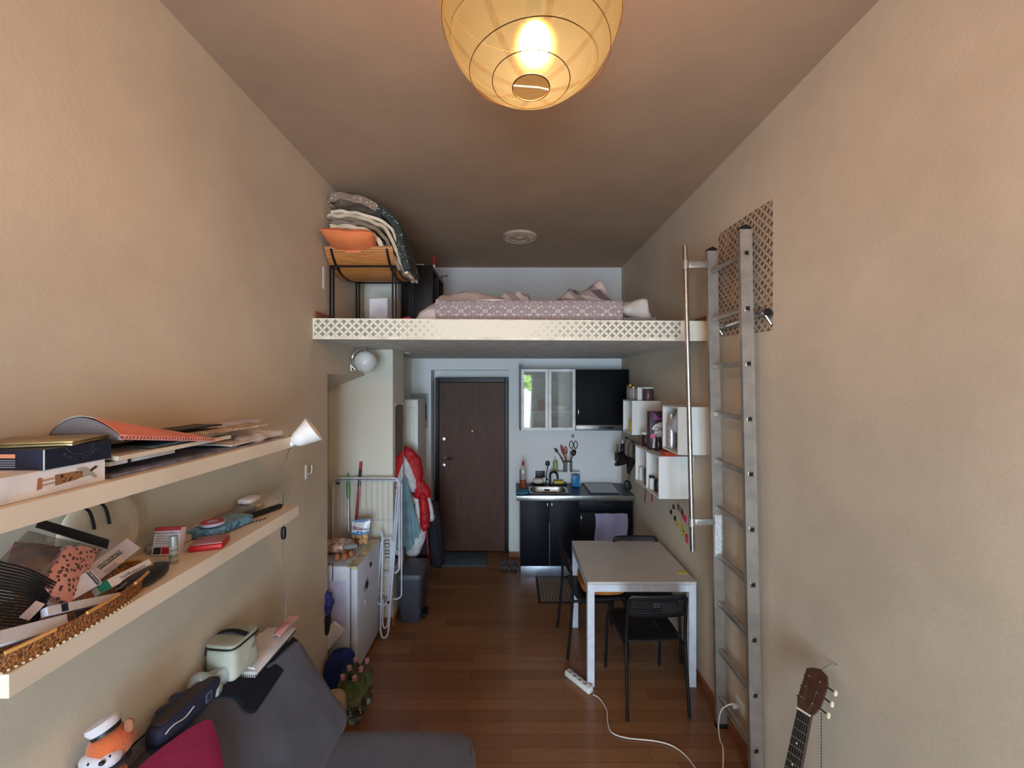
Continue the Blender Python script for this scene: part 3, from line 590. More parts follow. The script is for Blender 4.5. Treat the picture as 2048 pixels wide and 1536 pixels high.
part('carcass', MB().box((a1+.003, UY+.02, 1.655), (XR-.004, YBK-.001, UZ1-.005)), BLACKP, t, None)
BLK = M('door_black', (12, 13, 16), .6); BLK.node_tree.nodes['Principled BSDF'].inputs['Specular IOR Level'].default_value = .2
d = part('door', MB().box((a1+.004, UY, 1.658), (XR-.005, UY+.018, UZ1-.008), .002), BLK, t, 30)
part('door_handle', MB().tube(arc((a1+.03, UY-.0, 1.80), .05, -1.0, 1.0, 8, (0, -.5, 0), (0, 0, 1)), .004, 6), STEEL, d)
t = thing('range_hood', 'slim steel range hood under the black wall cabinet', 'range hood', (1.04, 4.7, UZ0))
part('body', MB().box((a1+.004, UY-.01, UZ0), (XR-.006, YBK-.001, 1.652), .003), M('hood_steel', (120, 116, 112), .35, .8), t, 30)
part('control_panel', MB().box((1.0, UY-.014, 1.61), (1.17, UY-.0105, 1.633), .001), BLACKP, t)
# base cabinets
FY = 4.375
t = thing('sink_base_cabinet', 'black two-door base cabinet with steel plinth under the sink', 'cabinet', (.43, 4.6, 0))
part('carcass', MB().box((.104, FY+.02, .0), (.738, YBK-.001, CT-.05-.002)), BLACKP, t, None)
for (b0, b1, hx_) in ((.106, .418, .398), (.424, .735, .446)):
    d = part('door', MB().box((b0, FY, .128), (b1, FY+.018, .845), .002), NAVYC, t, 30)
    part('door_handle', MB().tube(arc((hx_, FY+.004, .795), .045, -1.1, 1.1, 8, (0, -.6, 0), (0, 0, 1)), .004, 6), STEEL, d)
part('edge_strip', MB().box((.419, FY+.002, .13), (.4225, FY+.006, .6)), STEEL, t)
part('plinth', MB().box((.106, FY+.003, .0), (.735, FY+.018, .124), .001), M('plinth_steel', (170, 176, 190), .38, .85, var=(6, .06)), t, 30)
t = thing('drawer_base_cabinet', 'black base cabinet with a drawer over a door beside the wall', 'cabinet', (1.04, 4.6, 0))
part('carcass', MB().box((.742, FY+.02, .0), (XR-.016, YBK-.001, CT-.05-.002)), BLACKP, t, None)
d = part('drawer', MB().box((.745, FY, .72), (XR-.017, FY+.018, .845), .002), NAVYC, t, 30)
part('drawer_handle', MB().tube(arc((1.05, FY+.002, .80), .06, -1.1, 1.1, 8, (0, -.4, 0), (1, 0, 0)), .004, 6), STEEL, d)
d = part('door', MB().box((.745, FY, .128), (XR-.017, FY+.018, .715), .002), BLK, t, 30)
part('door_handle', MB().tube(arc((.765, FY+.004, .65), .05, -1.1, 1.1, 8, (0, -.6, 0), (0, 0, 1)), .004, 6), STEEL, d)
part('plinth', MB().box((.745, FY+.003, .0), (XR-.017, FY+.018, .124), .001), MC['plinth_steel'], t, 30)
# worktop
SX0, SX1, SY0, SY1 = .215, .625, 4.42, 4.70
t = thing('worktop', 'dark worktop with a brushed steel front edge across both base cabinets', 'worktop', (.7, 4.6, CT-.05))
W0, W1, WY0 = .06, XR-.003, 4.335
mb = MB().box((W0, WY0+.004, CT-.05), (SX0, YBK-.001, CT)).box((SX1, WY0+.004, CT-.05), (W1, YBK-.001, CT)).box((SX0, WY0+.004, CT-.05), (SX1, SY0, CT)).box((SX0, SY1, CT-.05), (SX1, YBK-.001, CT))
part('slab', mb, M('worktop_slate', (46, 56, 68), .35, var=(8, .15)), t, None)
part('front_edge', MB().box((W0, WY0-.003, CT-.052), (W1, WY0+.004, CT+.001), .001), STEEL, t, 30)
t = thing('kitchen_sink', 'rounded stainless steel sink bowl set in the dark worktop', 'sink', ((SX0+SX1)/2, 4.58, CT-.15))
cx, cy = (SX0+SX1)/2, (SY0+SY1)/2
def rr(a, hw, hh, e=.42):
    c, s_ = math.cos(a), math.sin(a); return hw*math.copysign(abs(c)**e, c), hh*math.copysign(abs(s_)**e, s_)
prof = [(.235, .163, .004), (.232, .16, .007), (.2, .134, .006), (.193, .130, -.004), (.185, .124, -.1), (.16, .10, -.13), (.03, .03, -.135), (.001, .001, -.136)]
mb = MB().grid(lambda u, v: V((cx+rr(u*2*PI, *prof[min(7, round(v*7))][:2])[0], cy+rr(u*2*PI, *prof[min(7, round(v*7))][:2])[1], CT+prof[min(7, round(v*7))][2])), 48, 8, cu=True)
part('bowl', mb, STEEL, t, 50); part('overflow', MB().box((cx-.03, SY1-.0185, CT-.04), (cx+.03, SY1-.0155, CT-.02), .001), BLACKP, t)
t = thing('black_faucet', 'black curved kitchen faucet behind the sink', 'faucet', (.49, 4.78, CT))
mb = MB().lathe([(.025, 0), (.025, .02), (.014, .03), (.014, .06)], (.465, 4.742, CT), 16)
part('base', mb, BLACKM, t)
part('spout', MB().tube([(.465, 4.742, CT+.05), (.465, 4.742, CT+.13)]+arc((.505, 4.715, CT+.13), .045, PI, .15, 12, (.9, -.6, 0), (0, 0, 1))+[(.547, 4.688, CT+.10)], .013, 10).tube([(.44, 4.742, CT+.07), (.415, 4.73, CT+.10)], .007, 8), BLACKM, t)
t = thing('induction_hob', 'dark grey glass hob cover lying askew on the worktop', 'hob', (1.05, 4.6, CT))
part('glass_top', MB().prism([(.885, 4.42, CT+.001), (1.19, 4.42, CT+.001), (1.215, 4.83, CT+.001), (.875, 4.85, CT+.001)], (0, 0, .012)), M('hob_glass', (70, 80, 90), .25, coat=.5), t)
part('black_edge', MB().box((.868, 4.415, CT+.001), (.884, 4.86, CT+.008)), BLACKP, t)
# worktop items
t = thing('dish_soap_bottle', 'tall clear bottle of brown liquid with a red cap left of the sink', 'bottle', (.14, 4.6, CT))
b = V((.14, 4.6, CT)); part('body', MB().lathe([(0, 0), (.03, 0), (.032, .02), (.031, .2), (.026, .25), (.013, .275), (0, .276)], b, 20, sy=.7), M('soap_clear', (196, 186, 180), .1, alpha=.75), t)
part('liquid', MB().lathe([(0, .003), (.034, .004), (.034, .115), (0, .116)], b, 20, sy=.74), M('soap_brown', (150, 62, 36), .2), t)
part('cap', MB().lathe([(.014, .277), (.015, .31), (.008, .32), (.006, .335), (0, .336)], b, 14), RED, t)
part('label', MB().box((.125, 4.575, CT+.185), (.155, 4.578, CT+.225), .001), PAPER, t)
solo('black_box', MB().box((.105, 4.80, CT), (.175, 4.86, CT+.17), .004), BLACKP, 'narrow black box behind the soap bottle', 'box')
solo('blue_cloth', MB().lump((.13, 4.47, CT+.014), (.15, .2, .026), .6, .012, 3, 12), M('cloth_teal', (72, 130, 156), .9, bump=(150, .3)), 'folded teal cloth on the worktop corner left of the sink', 'cloth')
t = thing('covered_dish', 'clear domed dish with pale food on the rim of the sink', 'dish', (.33, 4.8, CT))
part('plate', MB().lathe([(0, .001), (.07, .001), (.095, .014), (.09, .016), (0, .008)], (.325, 4.82, CT), 24, sy=.5), BLACKP, t); part('food', MB().lump((.325, 4.82, CT+.045), (.13, .075, .06), .8, .01, 2), M('bread_pale', (222, 206, 190), .7), t)
t = thing('wall_socket', 'black double wall socket above the sink', 'socket', (.36, YBK, 1.0))
part('plate', MB().box((.298, YBK-.008, CT+.065), (.415, YBK-.0005, CT+.15), .003), BLACKP, t)
t = thing('white_riser_shelf', 'small white riser shelf on the worktop holding the utensil pot', 'shelf', (.65, 4.79, CT))
part('top', MB().box((.475, 4.765, CT+.145), (.825, 4.885, CT+.16), .002), WHITE, t)
for x in (.475, .81): part('side', MB().box((x, 4.765, CT), (x+.015, 4.885, CT+.1445), .002), WHITE, t)
t = thing('hand_soap_dispenser', 'green pump soap dispenser on the white riser shelf', 'soap dispenser', (.53, 4.78, CT+.16)); b = V((.535, 4.825, CT+.16))
part('bottle', MB().lathe([(0, 0), (.029, 0), (.03, .01), (.03, .1), (.02, .125), (.01, .135), (0, .136)], b, 18), M('soap_green', (150, 176, 120), .15, alpha=.85), t)
part('pump', MB().tube([b+V((0, 0, .136)), b+V((0, 0, .165)), b+V((-.02, -.02, .165))], .005, 8), WHITE, t)
t = thing('utensil_pot', 'perforated steel pot for utensils on the white riser shelf', 'pot', (.68, 4.78, CT+.16)); U = V((.685, 4.822, CT+.16))
part('pot', MB().lathe([(0, 0), (.055, 0), (.055, .118), (.051, .118), (.051, .004), (0, .004)], U, 24), stripe_mat('pot_perforated', (70, 72, 72), (150, 152, 150), .012, 2, .5, .3), t)
part('label_strip', MB().box((U.x-.012, U.y-.0565, U.z+.0), (U.x+.012, U.y-.0548, U.z+.118)), M('strip_white', (225, 225, 225)), t)
UT = [('spatula', 'dark utensil with a curved blade leaning left in the pot', [(-.02, 0, .02), (-.06, 0, .14), (-.13, 0, .235)], .005, BLACKP, (.03, .012, .05)), ('tongs', 'black tongs leaning furthest left in the pot', [(-.02, .02, .02), (-.1, .02, .2), (-.165, .02, .27)], .004, BLACKP, None),
      ('silicone_spatula', 'red silicone spatula upright in the steel pot', [(-.005, -.01, .02), (-.03, -.01, .14), (-.055, -.01, .22)], .007, M('spatula_red', (150, 30, 44), .5), (.035, .012, .12)), ('wooden_spoon', 'brown wooden spoon beside the red spatula', [(.005, .01, .02), (-.012, .01, .14), (-.02, .01, .22)], .006, wood_mat('spoon_wood', (120, 74, 46), (150, 98, 62)), (.04, .014, .09)),
      ('ladle', 'black ladle with round bowl leaning right in the pot', [(.02, 0, .02), (.04, 0, .14), (.062, 0, .2)], .006, BLACKP, (.06, .03, .075)), ('knife', 'thin grey knife standing in the utensil pot', [(.01, -.02, .02), (.02, -.02, .14), (.03, -.02, .24)], .005, STEEL, None)]
for nm, lb, pts, r_, m_, hd in UT:
    mb = MB().tube([U+V(p) for p in pts], r_, 7)
    if hd:
        e = V(pts[-1])-V(pts[-2]); ang = math.atan2(e.x, e.z); mb.lump(U+V(pts[-1])+e.normalized()*hd[2]*.3, hd, .8, X=Matrix.Rotation(ang, 4, 'Y'), nu=14, nv=10)
    solo(nm, mb, m_, lb, nm.replace('_', ' '))
t = thing('kitchen_scissors', 'black-handled scissors hanging on the wall above the utensil pot', 'scissors', (.74, 4.87, 1.3))
q = P(1147, 893, 4.87)
for sx in (-1, 1): part('handle', MB().tube([q+V((sx*.026+.018*math.cos(a)*1.2, -.004*sx, .02+.044*math.sin(a))) for a in [2*PI*k/16 for k in range(16)]], .005, 6, closed=True), BLACKP, t)
part('blade', MB().prism([q+V((-.008, -.004, -.02)), q+V((.008, -.004, -.02)), q+V((-.018, -.004, -.15))], (0, .004, 0)), STEEL, t)
solo('wall_hook', MB().lump((q.x-.006, YBK-.008, q.z+.125), (.035, .014, .045), 1), M('hook_grey', (140, 140, 142)), 'grey stick-on wall hook above the scissors', 'hook')
t = thing('white_wall_socket', 'white wall socket behind the utensil pot', 'socket', (.58, YBK, 1.22)); part('plate', MB().box((.555, YBK-.008, 1.2), (.64, YBK-.0005, 1.28), .003), WHITE, t)
t = thing('dish_brush', 'black dish brush standing by the faucet', 'brush', (.43, 4.83, CT)); part('handle', MB().tube([(.425, 4.86, CT), (.43, 4.86, CT+.12), (.45, 4.86, CT+.22)], .006, 7), BLACKP, t); part('head', MB().lump((.445, 4.86, CT+.245), (.055, .03, .06), .8), BLACKP, t)
solo('sponge', MB().box((.51, 4.775, CT+.02), (.63, 4.84, CT+.05), .008), YEL, 'yellow sponge under the white riser shelf', 'sponge'); solo('sponge_tray', MB().box((.505, 4.77, CT), (.67, 4.86, CT+.0195), .006), BLACKP, 'black tray under the yellow sponge', 'tray')
solo('blue_packet', MB().box((-.045, -.03, 0), (.045, .03, .14), .008, 2, Matrix.Translation((.755, 4.715, CT+.004)) @ Matrix.Rotation(.08, 4, 'Y')), M('packet_blue', (36, 122, 176), .4), 'bright blue packet leaning at the right of the riser shelf', 'packet')
def gingham(name, c1, c2, p):
    m = bpy.data.materials.new(name); s = N(m); sp = s.n('ShaderNodeSeparateXYZ'); s.l(s.co(), sp.inputs[0])
    k = [s.math('GREATER_THAN', s.math('FRACT', s.math('ADD', s.math('DIVIDE', sp.outputs[i], p), 50)), .5) for i in (0, 2)]
    s.col(s.mix(s.math('MULTIPLY', s.math('ADD', k[0], k[1]), .5), c1, c2)); s.b.inputs['Roughness'].default_value = .9; return m
# towel hanging from drawer front
solo('kitchen_towel', MB().shell(lambda u, v: V((.915+u*.35+.008*math.sin(v*5), FY-.012-.006*math.sin(u*14+v*2)-.004, .708-v*.30-.02*u*v)), 30, 14, .004), gingham('towel_lilac', (150, 146, 184), (180, 176, 206), .012), 'lilac waffle kitchen towel hung on the black base cabinet', 'towel')
# rail with black strainers on the right wall
t = thing('utensil_rail', 'black hanging rail on the right wall beside the hob', 'rail', (1.33, 4.2, 1.5)); part('bar', MB().tube([(1.315, 3.98, 1.50), (1.315, 4.65, 1.50)], .005, 8), BLACKM, t)
for y in (4.0, 4.62): part('bracket', MB().tube([(1.315, y, 1.5), (1.35, y, 1.5)], .005, 8), BLACKM, t)
def funnel(c, r, h, X): return MB().lathe([(r, 0), (r*.98, -.004), (r*.25, -h), (r*.2, -h), (r*.94, -.002)], c, 20, X)
R1 = Matrix.Rotation(-.9, 4, 'Y')
solo('black_funnel', funnel(V((1.205, 4.28, 1.285)), .105, .085, Matrix.Rotation(2.75, 4, 'Y')), BLACKP, 'black plastic colander bowl hanging from the rail, facing down', 'colander')
solo('black_strainer', funnel(V((1.27, 4.22, 1.33)), .055, .16, Matrix.Rotation(.2, 4, 'Y')).tube([(1.235, 4.22, 1.33), (1.24, 4.22, 1.47), (1.28, 4.22, 1.51), (1.30, 4.22, 1.47), (1.31, 4.22, 1.33)], .006, 6), BLACKP, 'black cone strainer with a looped handle on the rail', 'strainer')
solo('black_scoop', MB().tube([(1.315, 4.3, 1.505), (1.31, 4.3, 1.30), (1.265, 4.3, 1.09)], .006, 7).lump((1.255, 4.3, 1.03), (.075, .04, .11), .7, X=Matrix.Rotation(-.25, 4, 'Y')), BLACKP, 'small black spatula hanging lowest from the rail', 'spatula')
t = thing('small_dark_bottle', 'little dark bottle with a white cap in the rail caddy', 'bottle', (1.25, 4.45, 1.32)); part('bottle', MB().lathe([(0, 0), (.024, 0), (.024, .08), (.01, .1)], (1.255, 4.5, 1.35), 14), M('bottle_dark', (24, 30, 60), .2), t); part('cap', MB().lathe([(.01, .1), (.008, .14), (0, .14)], (1.255, 4.5, 1.35), 12), WHITE, t)
solo('rail_caddy', MB().box((1.17, 4.46, 1.25), (1.275, 4.54, 1.35), .01).tube([(1.25, 4.5, 1.34), (1.29, 4.5, 1.49), (1.312, 4.5, 1.506)], .005, 6), BLACKP, 'black caddy cup hanging at the far end of the rail', 'caddy'); solo('peeler', MB().tube([(1.20, 4.5, 1.351), (1.195, 4.5, 1.44)], .01, 8), M('peeler_olive', (110, 100, 60)), 'olive handled tool standing in the rail caddy', 'tool')
solo('black_cable', MB().tube([(1.343, 3.98, 1.45), (1.343, 3.98, 1.1), (1.343, 4.02, .93)], .003, 6), BLACKP, 'thin black cable running down the wall to the worktop', 'cable')

# cube shelves on the right wall
def cube(name, label, xl, y0, y1, z0, z1, div=None):
    t = thing(name, label, 'wall shelf', (1.22, (y0+y1)/2, z0)); k = .012
    part('side_panel', MB().box((xl, y0, z0), (XR-.001, y0+k, z1)), WHITE, t, None); part('side_panel', MB().box((xl, y1-k, z0), (XR-.001, y1, z1)), WHITE, t, None)
    part('top_panel', MB().box((xl, y0+k, z1-k), (XR-.001, y1-k, z1)), WHITE, t, None); part('bottom_panel', MB().box((xl, y0+k, z0), (XR-.001, y1-k, z0+k)), WHITE, t, None)
    part('back_panel', MB().box((XR-.006, y0+k, z0+k), (XR-.001, y1-k, z1-k)), WHITE, t, None)
    if div: part('divider', MB().box((xl, div, z0+k), (XR-.007, div+k, z1-k)), WHITE, t, None)
cube('cube_wall_shelf', 'white box shelf furthest along the right wall, with jars on top', 1.092, 3.61, 3.90, 1.662, 1.969)
cube('cube_wall_shelf', 'white box shelf nearest the ladder with a silver bottle inside', 1.131, 2.71, 2.99, 1.645, 1.97)
cube('cube_wall_shelf', 'low double white box shelf under the other two, with spices inside', 1.09, 2.95, 3.51, 1.277, 1.59, 3.22)
def jar(nm, lb, c, r, h, body, lid, lidh=.015, cat='jar', grp=None, lr=1.0):
    t = thing(nm, lb, cat, c, grp); part('body', MB().lathe([(0, 0), (r*.95, 0), (r, .006), (r, h*.8), (r*.86, h-.002), (0, h-.002)], c, 18), body, t); part('lid', MB().lathe([(r*lr*.9, h), (r*lr*.9, h+lidh), (0, h+lidh)], c, 18), lid, t); return t
GJ = M('jar_glass', (200, 200, 196), .05, alpha=.2, coat=.8)
jar('glass_jar', 'clear glass jar with brass lid, the further of the two on the far box shelf', V((1.15, 3.86, 1.97)), .036, .13, GJ, BRASS)
jar('glass_jar', 'clear glass jar with brass lid, the nearer of the two on the far box shelf', V((1.155, 3.775, 1.97)), .036, .11, GJ, BRASS)
solo('white_carton', MB().box((1.17, 3.69, 1.97), (1.21, 3.73, 2.09), .002), PAPER, 'slim white carton standing between jars and tub on the far box shelf', 'carton')
jar('dark_tub', 'purplish tub with a white lid on the far box shelf', V((1.25, 3.65, 1.97)), .05, .11, M('tub_plum', (88, 60, 64), .3), WHITE, .012, 'tub', lr=1.15)
jar('yellow_bottle', 'yellow squeeze bottle inside the far box shelf', V((1.13, 3.72, 1.675)), .028, .09, YEL, YEL, .02, 'bottle')
t = thing('cereal_box', 'dark purple cereal box printed with a cow on the low double shelf', 'cereal box', (1.22, 3.2, 1.59)); 
part('carton', MB().box((1.125, 3.24, 1.5905), (1.30, 3.31, 1.90), .002), M('cereal_plum', (62, 34, 52), .45), t)
cf = frame((1.185, 3.2395, 1.745), (1, 0, 0), (0, 0, 1))
mb = MB().prism([(-.04, -.14, .0002), (.085, -.14, .0002), (.085, .06, .0002), (.03, .07, .0002), (-.02, .05, .0002), (-.045, .015, .0002), (-.02, .0, .0002), (-.03, -.05, .0002)], (0, 0, .0008)); mb.v = [cf @ V(v) for v in mb.v]; part('cow_print', mb, M('print_white', (226, 222, 222)), t, None)
mb = MB().prism([(-.03, .09, .0002), (.085, .09, .0002), (.085, .145, .0002), (.02, .10, .0002), (-.03, .145, .0002)], (0, 0, .0008)); mb.v = [cf @ V(v) for v in mb.v]; part('ribbon_print', mb, M('print_magenta', (150, 70, 140)), t, None)
mb = MB(); [mb.lathe([(0, 0), (r_, 0), (r_, .0008), (0, .0008)], (x, y, .0012), 14) for x, y, r_ in ((-.035, -.045, .022),)]; mb.v = [cf @ V(v) for v in mb.v]; part('nose_print', mb, M('print_pink', (226, 110, 140)), t, None)
text('lettering', 'CH', .05, cf @ Matrix.Translation((.006, .012, .0011)), BLACKP, t); text('lettering', 'KU', .045, cf @ Matrix.Translation((.012, -.04, .0011)), BLACKP, t)
jar('spread_jar', 'dark jar of spread with a white lid on the low double shelf', V((1.16, 3.44, 1.5905)), .037, .1, M('spread_dark', (60, 34, 30), .25), WHITE, .02, lr=1.1)
jar('black_jar', 'small black glass jar beside the spread jar', V((1.19, 3.33, 1.5905)), .024, .075, M('jar_black', (24, 20, 24), .2), BLACKP)
jar('small_bottle', 'small dark bottle with pale label in front of the cereal box', V((1.18, 3.20, 1.5905)), .026, .085, M('bottle_umber', (46, 34, 32), .2), BLACKP, .02, 'bottle')
solo('spice_carton', MB().box((1.19, 3.04, 1.5905), (1.24, 3.12, 1.69), .002), print_mat('spice_print', (200, 196, 190), (70, 70, 76), 60), 'small pale printed carton near the end of the low shelf', 'carton')
solo('orange_dish', MB().lathe([(0, .0), (.05, .0), (.075, .035), (.07, .036), (.045, .008), (0, .008)], (1.19, 3.0-.005, 1.5905), 24), M('dish_orange', (190, 70, 40), .3), 'orange shallow dish on the near end of the low double shelf', 'dish')
t = thing('silver_bottle', 'tall silver spray bottle inside the box shelf nearest the ladder', 'bottle', (1.17, 2.9, 1.657))
part('body', MB().lathe([(0, 0), (.034, 0), (.035, .01), (.035, .17), (.026, .2), (.026, .25), (.0, .255)], (1.172, 2.92, 1.6572), 20), M('silver_print', (196, 192, 196), .3, .5, var=(60, .1)), t)
solo('plastic_bag', MB().lump((1.2, 2.82, 1.86), (.11, .12, .17), .8, .04, 6, 12), M('bag_clear_dense', (200, 200, 205), .2, alpha=.6), 'crumpled clear plastic bag beside the silver bottle', 'bag')
solo('blue_pouch', MB().lump((1.19, 2.765, 1.80), (.07, .05, .09), .7), M('pouch_blue', (50, 70, 160), .5), 'blue pouch tucked under the clear bag in the near box shelf', 'pouch')
random.seed(11)
GR = 'small spice jars and packets in the low double shelf'
spi = [((1.125, 3.46), .02, .1, (220, 220, 220), 'white upright jar at the far end of the low shelf'), ((1.15, 3.40), .022, .06, (240, 240, 240), 'round white tub low in the far cell'), ((1.13, 3.33), .02, .12, (60, 84, 50), 'green bottle in the far cell of the low shelf'), ((1.17, 3.28), .02, .07, (150, 120, 90), 'tan jar by the divider in the far cell'), ((1.12, 3.18), .022, .09, (226, 226, 228), 'white capped jar in the near cell of the low shelf'), ((1.14, 3.11), .026, .08, (40, 40, 50), 'black capped jar in the near cell of the low shelf'), ((1.16, 3.03), .02, .05, (150, 150, 156), 'short steel jar in the near cell of the low shelf')]
for (xy, r_, h, c, lb) in spi: jar('spice_jar', lb, V((xy[0], xy[1], 1.2895)), r_, h, M('spice%d%d' % (c[0], c[2]), c, .3), BLACKP if c[0] < 100 or c[0] == 226 else WHITE, .015, 'spice jar', GR)

# notes on the right wall
def note(px, py, w_, h_, c, lb, nm='sticky_note', cat='sticky note', rot=0):
    p = PX(px, py, XR); X = Matrix.Translation((XR-.0015, p.y, p.z)) @ Matrix.Rotation(rot, 4, 'X')
    solo(nm, MB().box((0, -w_/2, -h_/2), (.0012, w_/2, h_/2), 0, 1, X), M('note%d_%d_%d' % c, c, .8), lb, cat)
PK, YL_ = (232, 74, 122), (206, 200, 84)
note(1304, 996, .045, .075, PK, 'pink sticky note alone under the low double shelf')
for a in ((1369, 1035, .08, .05, PK, 'pink sticky note, upper one of the cluster by the handrail', .3), (1374, 1077, .045, .07, PK, 'pink sticky note low behind the handrail', .1), (1355, 1047, .08, .055, YL_, 'yellow sticky note, uppermost of the yellow ones', .2), (1366, 1057, .07, .05, YL_, 'yellow sticky note in the middle of the cluster', -.3), (1369, 1070, .06, .05, YL_, 'yellow sticky note lowest of the cluster', .4)): note(a[0], a[1], a[2], a[3], a[4], a[5], rot=a[6])
note(1357, 1015, .05, .05, (110, 106, 104), 'grey square photo on the right wall, the left one of a pair', 'small_photo', 'photo', .2); note(1364, 1023, .05, .05, (110, 106, 104), 'grey square photo on the right wall, the right one of a pair', 'small_photo', 'photo', .25)
for (px, py, lb) in ((1343, 1024, 'black round magnet left of the small photos, lower one'), (1348, 1014, 'black round magnet left of the small photos, upper one'), (1351, 1037, 'black small magnet right above the yellow notes')):
    p = PX(px, py, XR); solo('magnet', MB().lathe([(0, 0), (.02, 0), (.02, .006), (0, .006)], (XR-.0065, p.y, p.z), 14, Matrix.Rotation(PI/2, 4, 'Y'), sy=.8), BLACKP, lb, 'magnet')

# ================================================================== TABLE AND CHAIRS
TA = (.535, 1.30, 2.80, 3.53, .74)
t = thing('dining_table', 'square white table with straight legs pushed against the right wall', 'table', (.92, 3.16, 0))
x0, x1, y0, y1, z = TA
part('tabletop', MB().box((x0, y0, z-.02), (x1, y1, z), .002, 1), M('tabletop_white', (206, 202, 196), .45, var=(2, .03)), t, 30)
mb = MB().box((x0+.05, y0+.002, z-.07), (x1-.05, y0+.022, z-.021)).box((x0+.05, y1-.022, z-.07), (x1-.05, y1-.002, z-.021)).box((x0+.002, y0+.05, z-.07), (x0+.022, y1-.05, z-.021)).box((x1-.022, y0+.05, z-.07), (x1-.002, y1-.05, z-.021))
part('apron', mb, WHITEM, t, None)
for x in (x0+.001, x1-.051):
    for y in (y0+.001, y1-.051): part('leg', MB().box((x, y, 0), (x+.05, y+.05, z-.021), .003, 1), WHITEM, t, 30)
p = PZ(1364, 1145, z); solo('table_note', MB().box((-.035, -.02, 0), (.035, .02, .002), 0, 1, Matrix.Translation((p.x, p.y, z+.0003)) @ Matrix.Rotation(-.15, 4, 'Z')), M('note_y', (214, 206, 90), .8), 'yellow sticky note on the near right corner of the table', 'sticky note')

def perf(f, nu, nv, holes, th=.006):
    """sheet with square holes: cell grid mapped by f(u,v)"""
    mb = MB(); idx = {}
    def vid(u, v):
        k = (round(u, 5), round(v, 5))
        if k not in idx: idx[k] = len(mb.v); mb.v.append(tuple(f(u, v)))
        return idx[k]
    for i in range(nu):
        for j in range(nv):
            u0, u1, v0, v1 = i/nu, (i+1)/nu, j/nv, (j+1)/nv; o_ = [vid(u0, v0), vid(u1, v0), vid(u1, v1), vid(u0, v1)]
            if holes(i, j):
                a = .2; U0, U1, V0, V1 = u0+(u1-u0)*a, u1-(u1-u0)*a, v0+(v1-v0)*a, v1-(v1-v0)*a; q = [vid(U0, V0), vid(U1, V0), vid(U1, V1), vid(U0, V1)]
                for k in range(4): mb.f.append((o_[k], o_[(k+1) % 4], q[(k+1) % 4], q[k])); mb.m.append(0)
            else: mb.f.append(tuple(o_)); mb.m.append(0)
    return mb
def solid(o, th):
    md = o.modifiers.new('thickness', 'SOLIDIFY'); md.thickness = th; md.offset = 0; return o
t = thing('black_dining_chair', 'black perforated chair at the near side of the white table, back to the camera', 'chair', (.925, 2.80, 0), 'black chairs around the table', 0, local=True)
CP = M('chair_black', (18, 18, 20), .45); hw = .19
def seatf(u, v):
    a, b = (u-.5)*2, (v-.5)*2; k = (1-.05*abs(b)**6); z = .455-.012*(1-a*a)*(1-b*b); z -= .02*max(0, b-.8)*5*.2
    return V((a*.195*(1-.04*abs(b)**4), b*.195*(1-.05*abs(a)**4)+.0, z))
solid(part('seat', perf(seatf, 21, 21, lambda i, j: 5 <= i <= 15 and 5 <= j <= 15 and 1), CP, t, 50), .006)
def backf(u, v):
    a, b = (u-.5)*2, v; z = .632+b*.155; e = max(0, abs(a)-.82)/.18; z0 = .7095; z = z0+(z-z0)*(1-.35*e**2)
    return V((a*.195, -.225-.03*(b)-.015*(1-a*a), z))
solid(part('backrest', perf(backf, 25, 9, lambda i, j: 2 <= i <= 22 and 2 <= j <= 6), CP, t, 50), .006)
for s_ in (-1, 1):
    part('leg', MB().tube(smoothp([(s_*.2, -.265, 0), (s_*.196, -.235, .3), (s_*.193, -.222, .5), (s_*.19, -.236, .66), (s_*.188, -.25, .76)], 4), .0105, 8), BLACKM, t)
    part('leg', MB().tube(smoothp([(s_*.205, .215, 0), (s_*.2, .195, .35), (s_*.196, .18, .43), (s_*.19, .13, .444)], 4)+[V((s_*.19, -.22, .437))], .0105, 8), BLACKM, t)
part('cross_bar', MB().tube([(-.19, -.15, .437), (.19, -.15, .437)], .008, 8).tube([(-.19, .12, .437), (.19, .12, .437)], .008, 8), BLACKM, t)
ch = t; ch.rotation_euler.z = .04
c2 = dup(ch, (.685, 3.31, 0), -PI/2+.08, 'black perforated chair side-on at the left edge of the table', 'black chairs around the table')
c3 = dup(ch, (1.09, 3.26, 0), PI, 'black perforated chair tucked in from the kitchen side of the table', 'black chairs around the table')
solo('seat_cushion', MB().lump((.74, 3.30, .50), (.36, .36, .075), .5, .004, 2), M('cushion_amber', (188, 116, 44), .85, bump=(100, .2)), 'amber seat cushion on the side-on chair under the table', 'cushion')

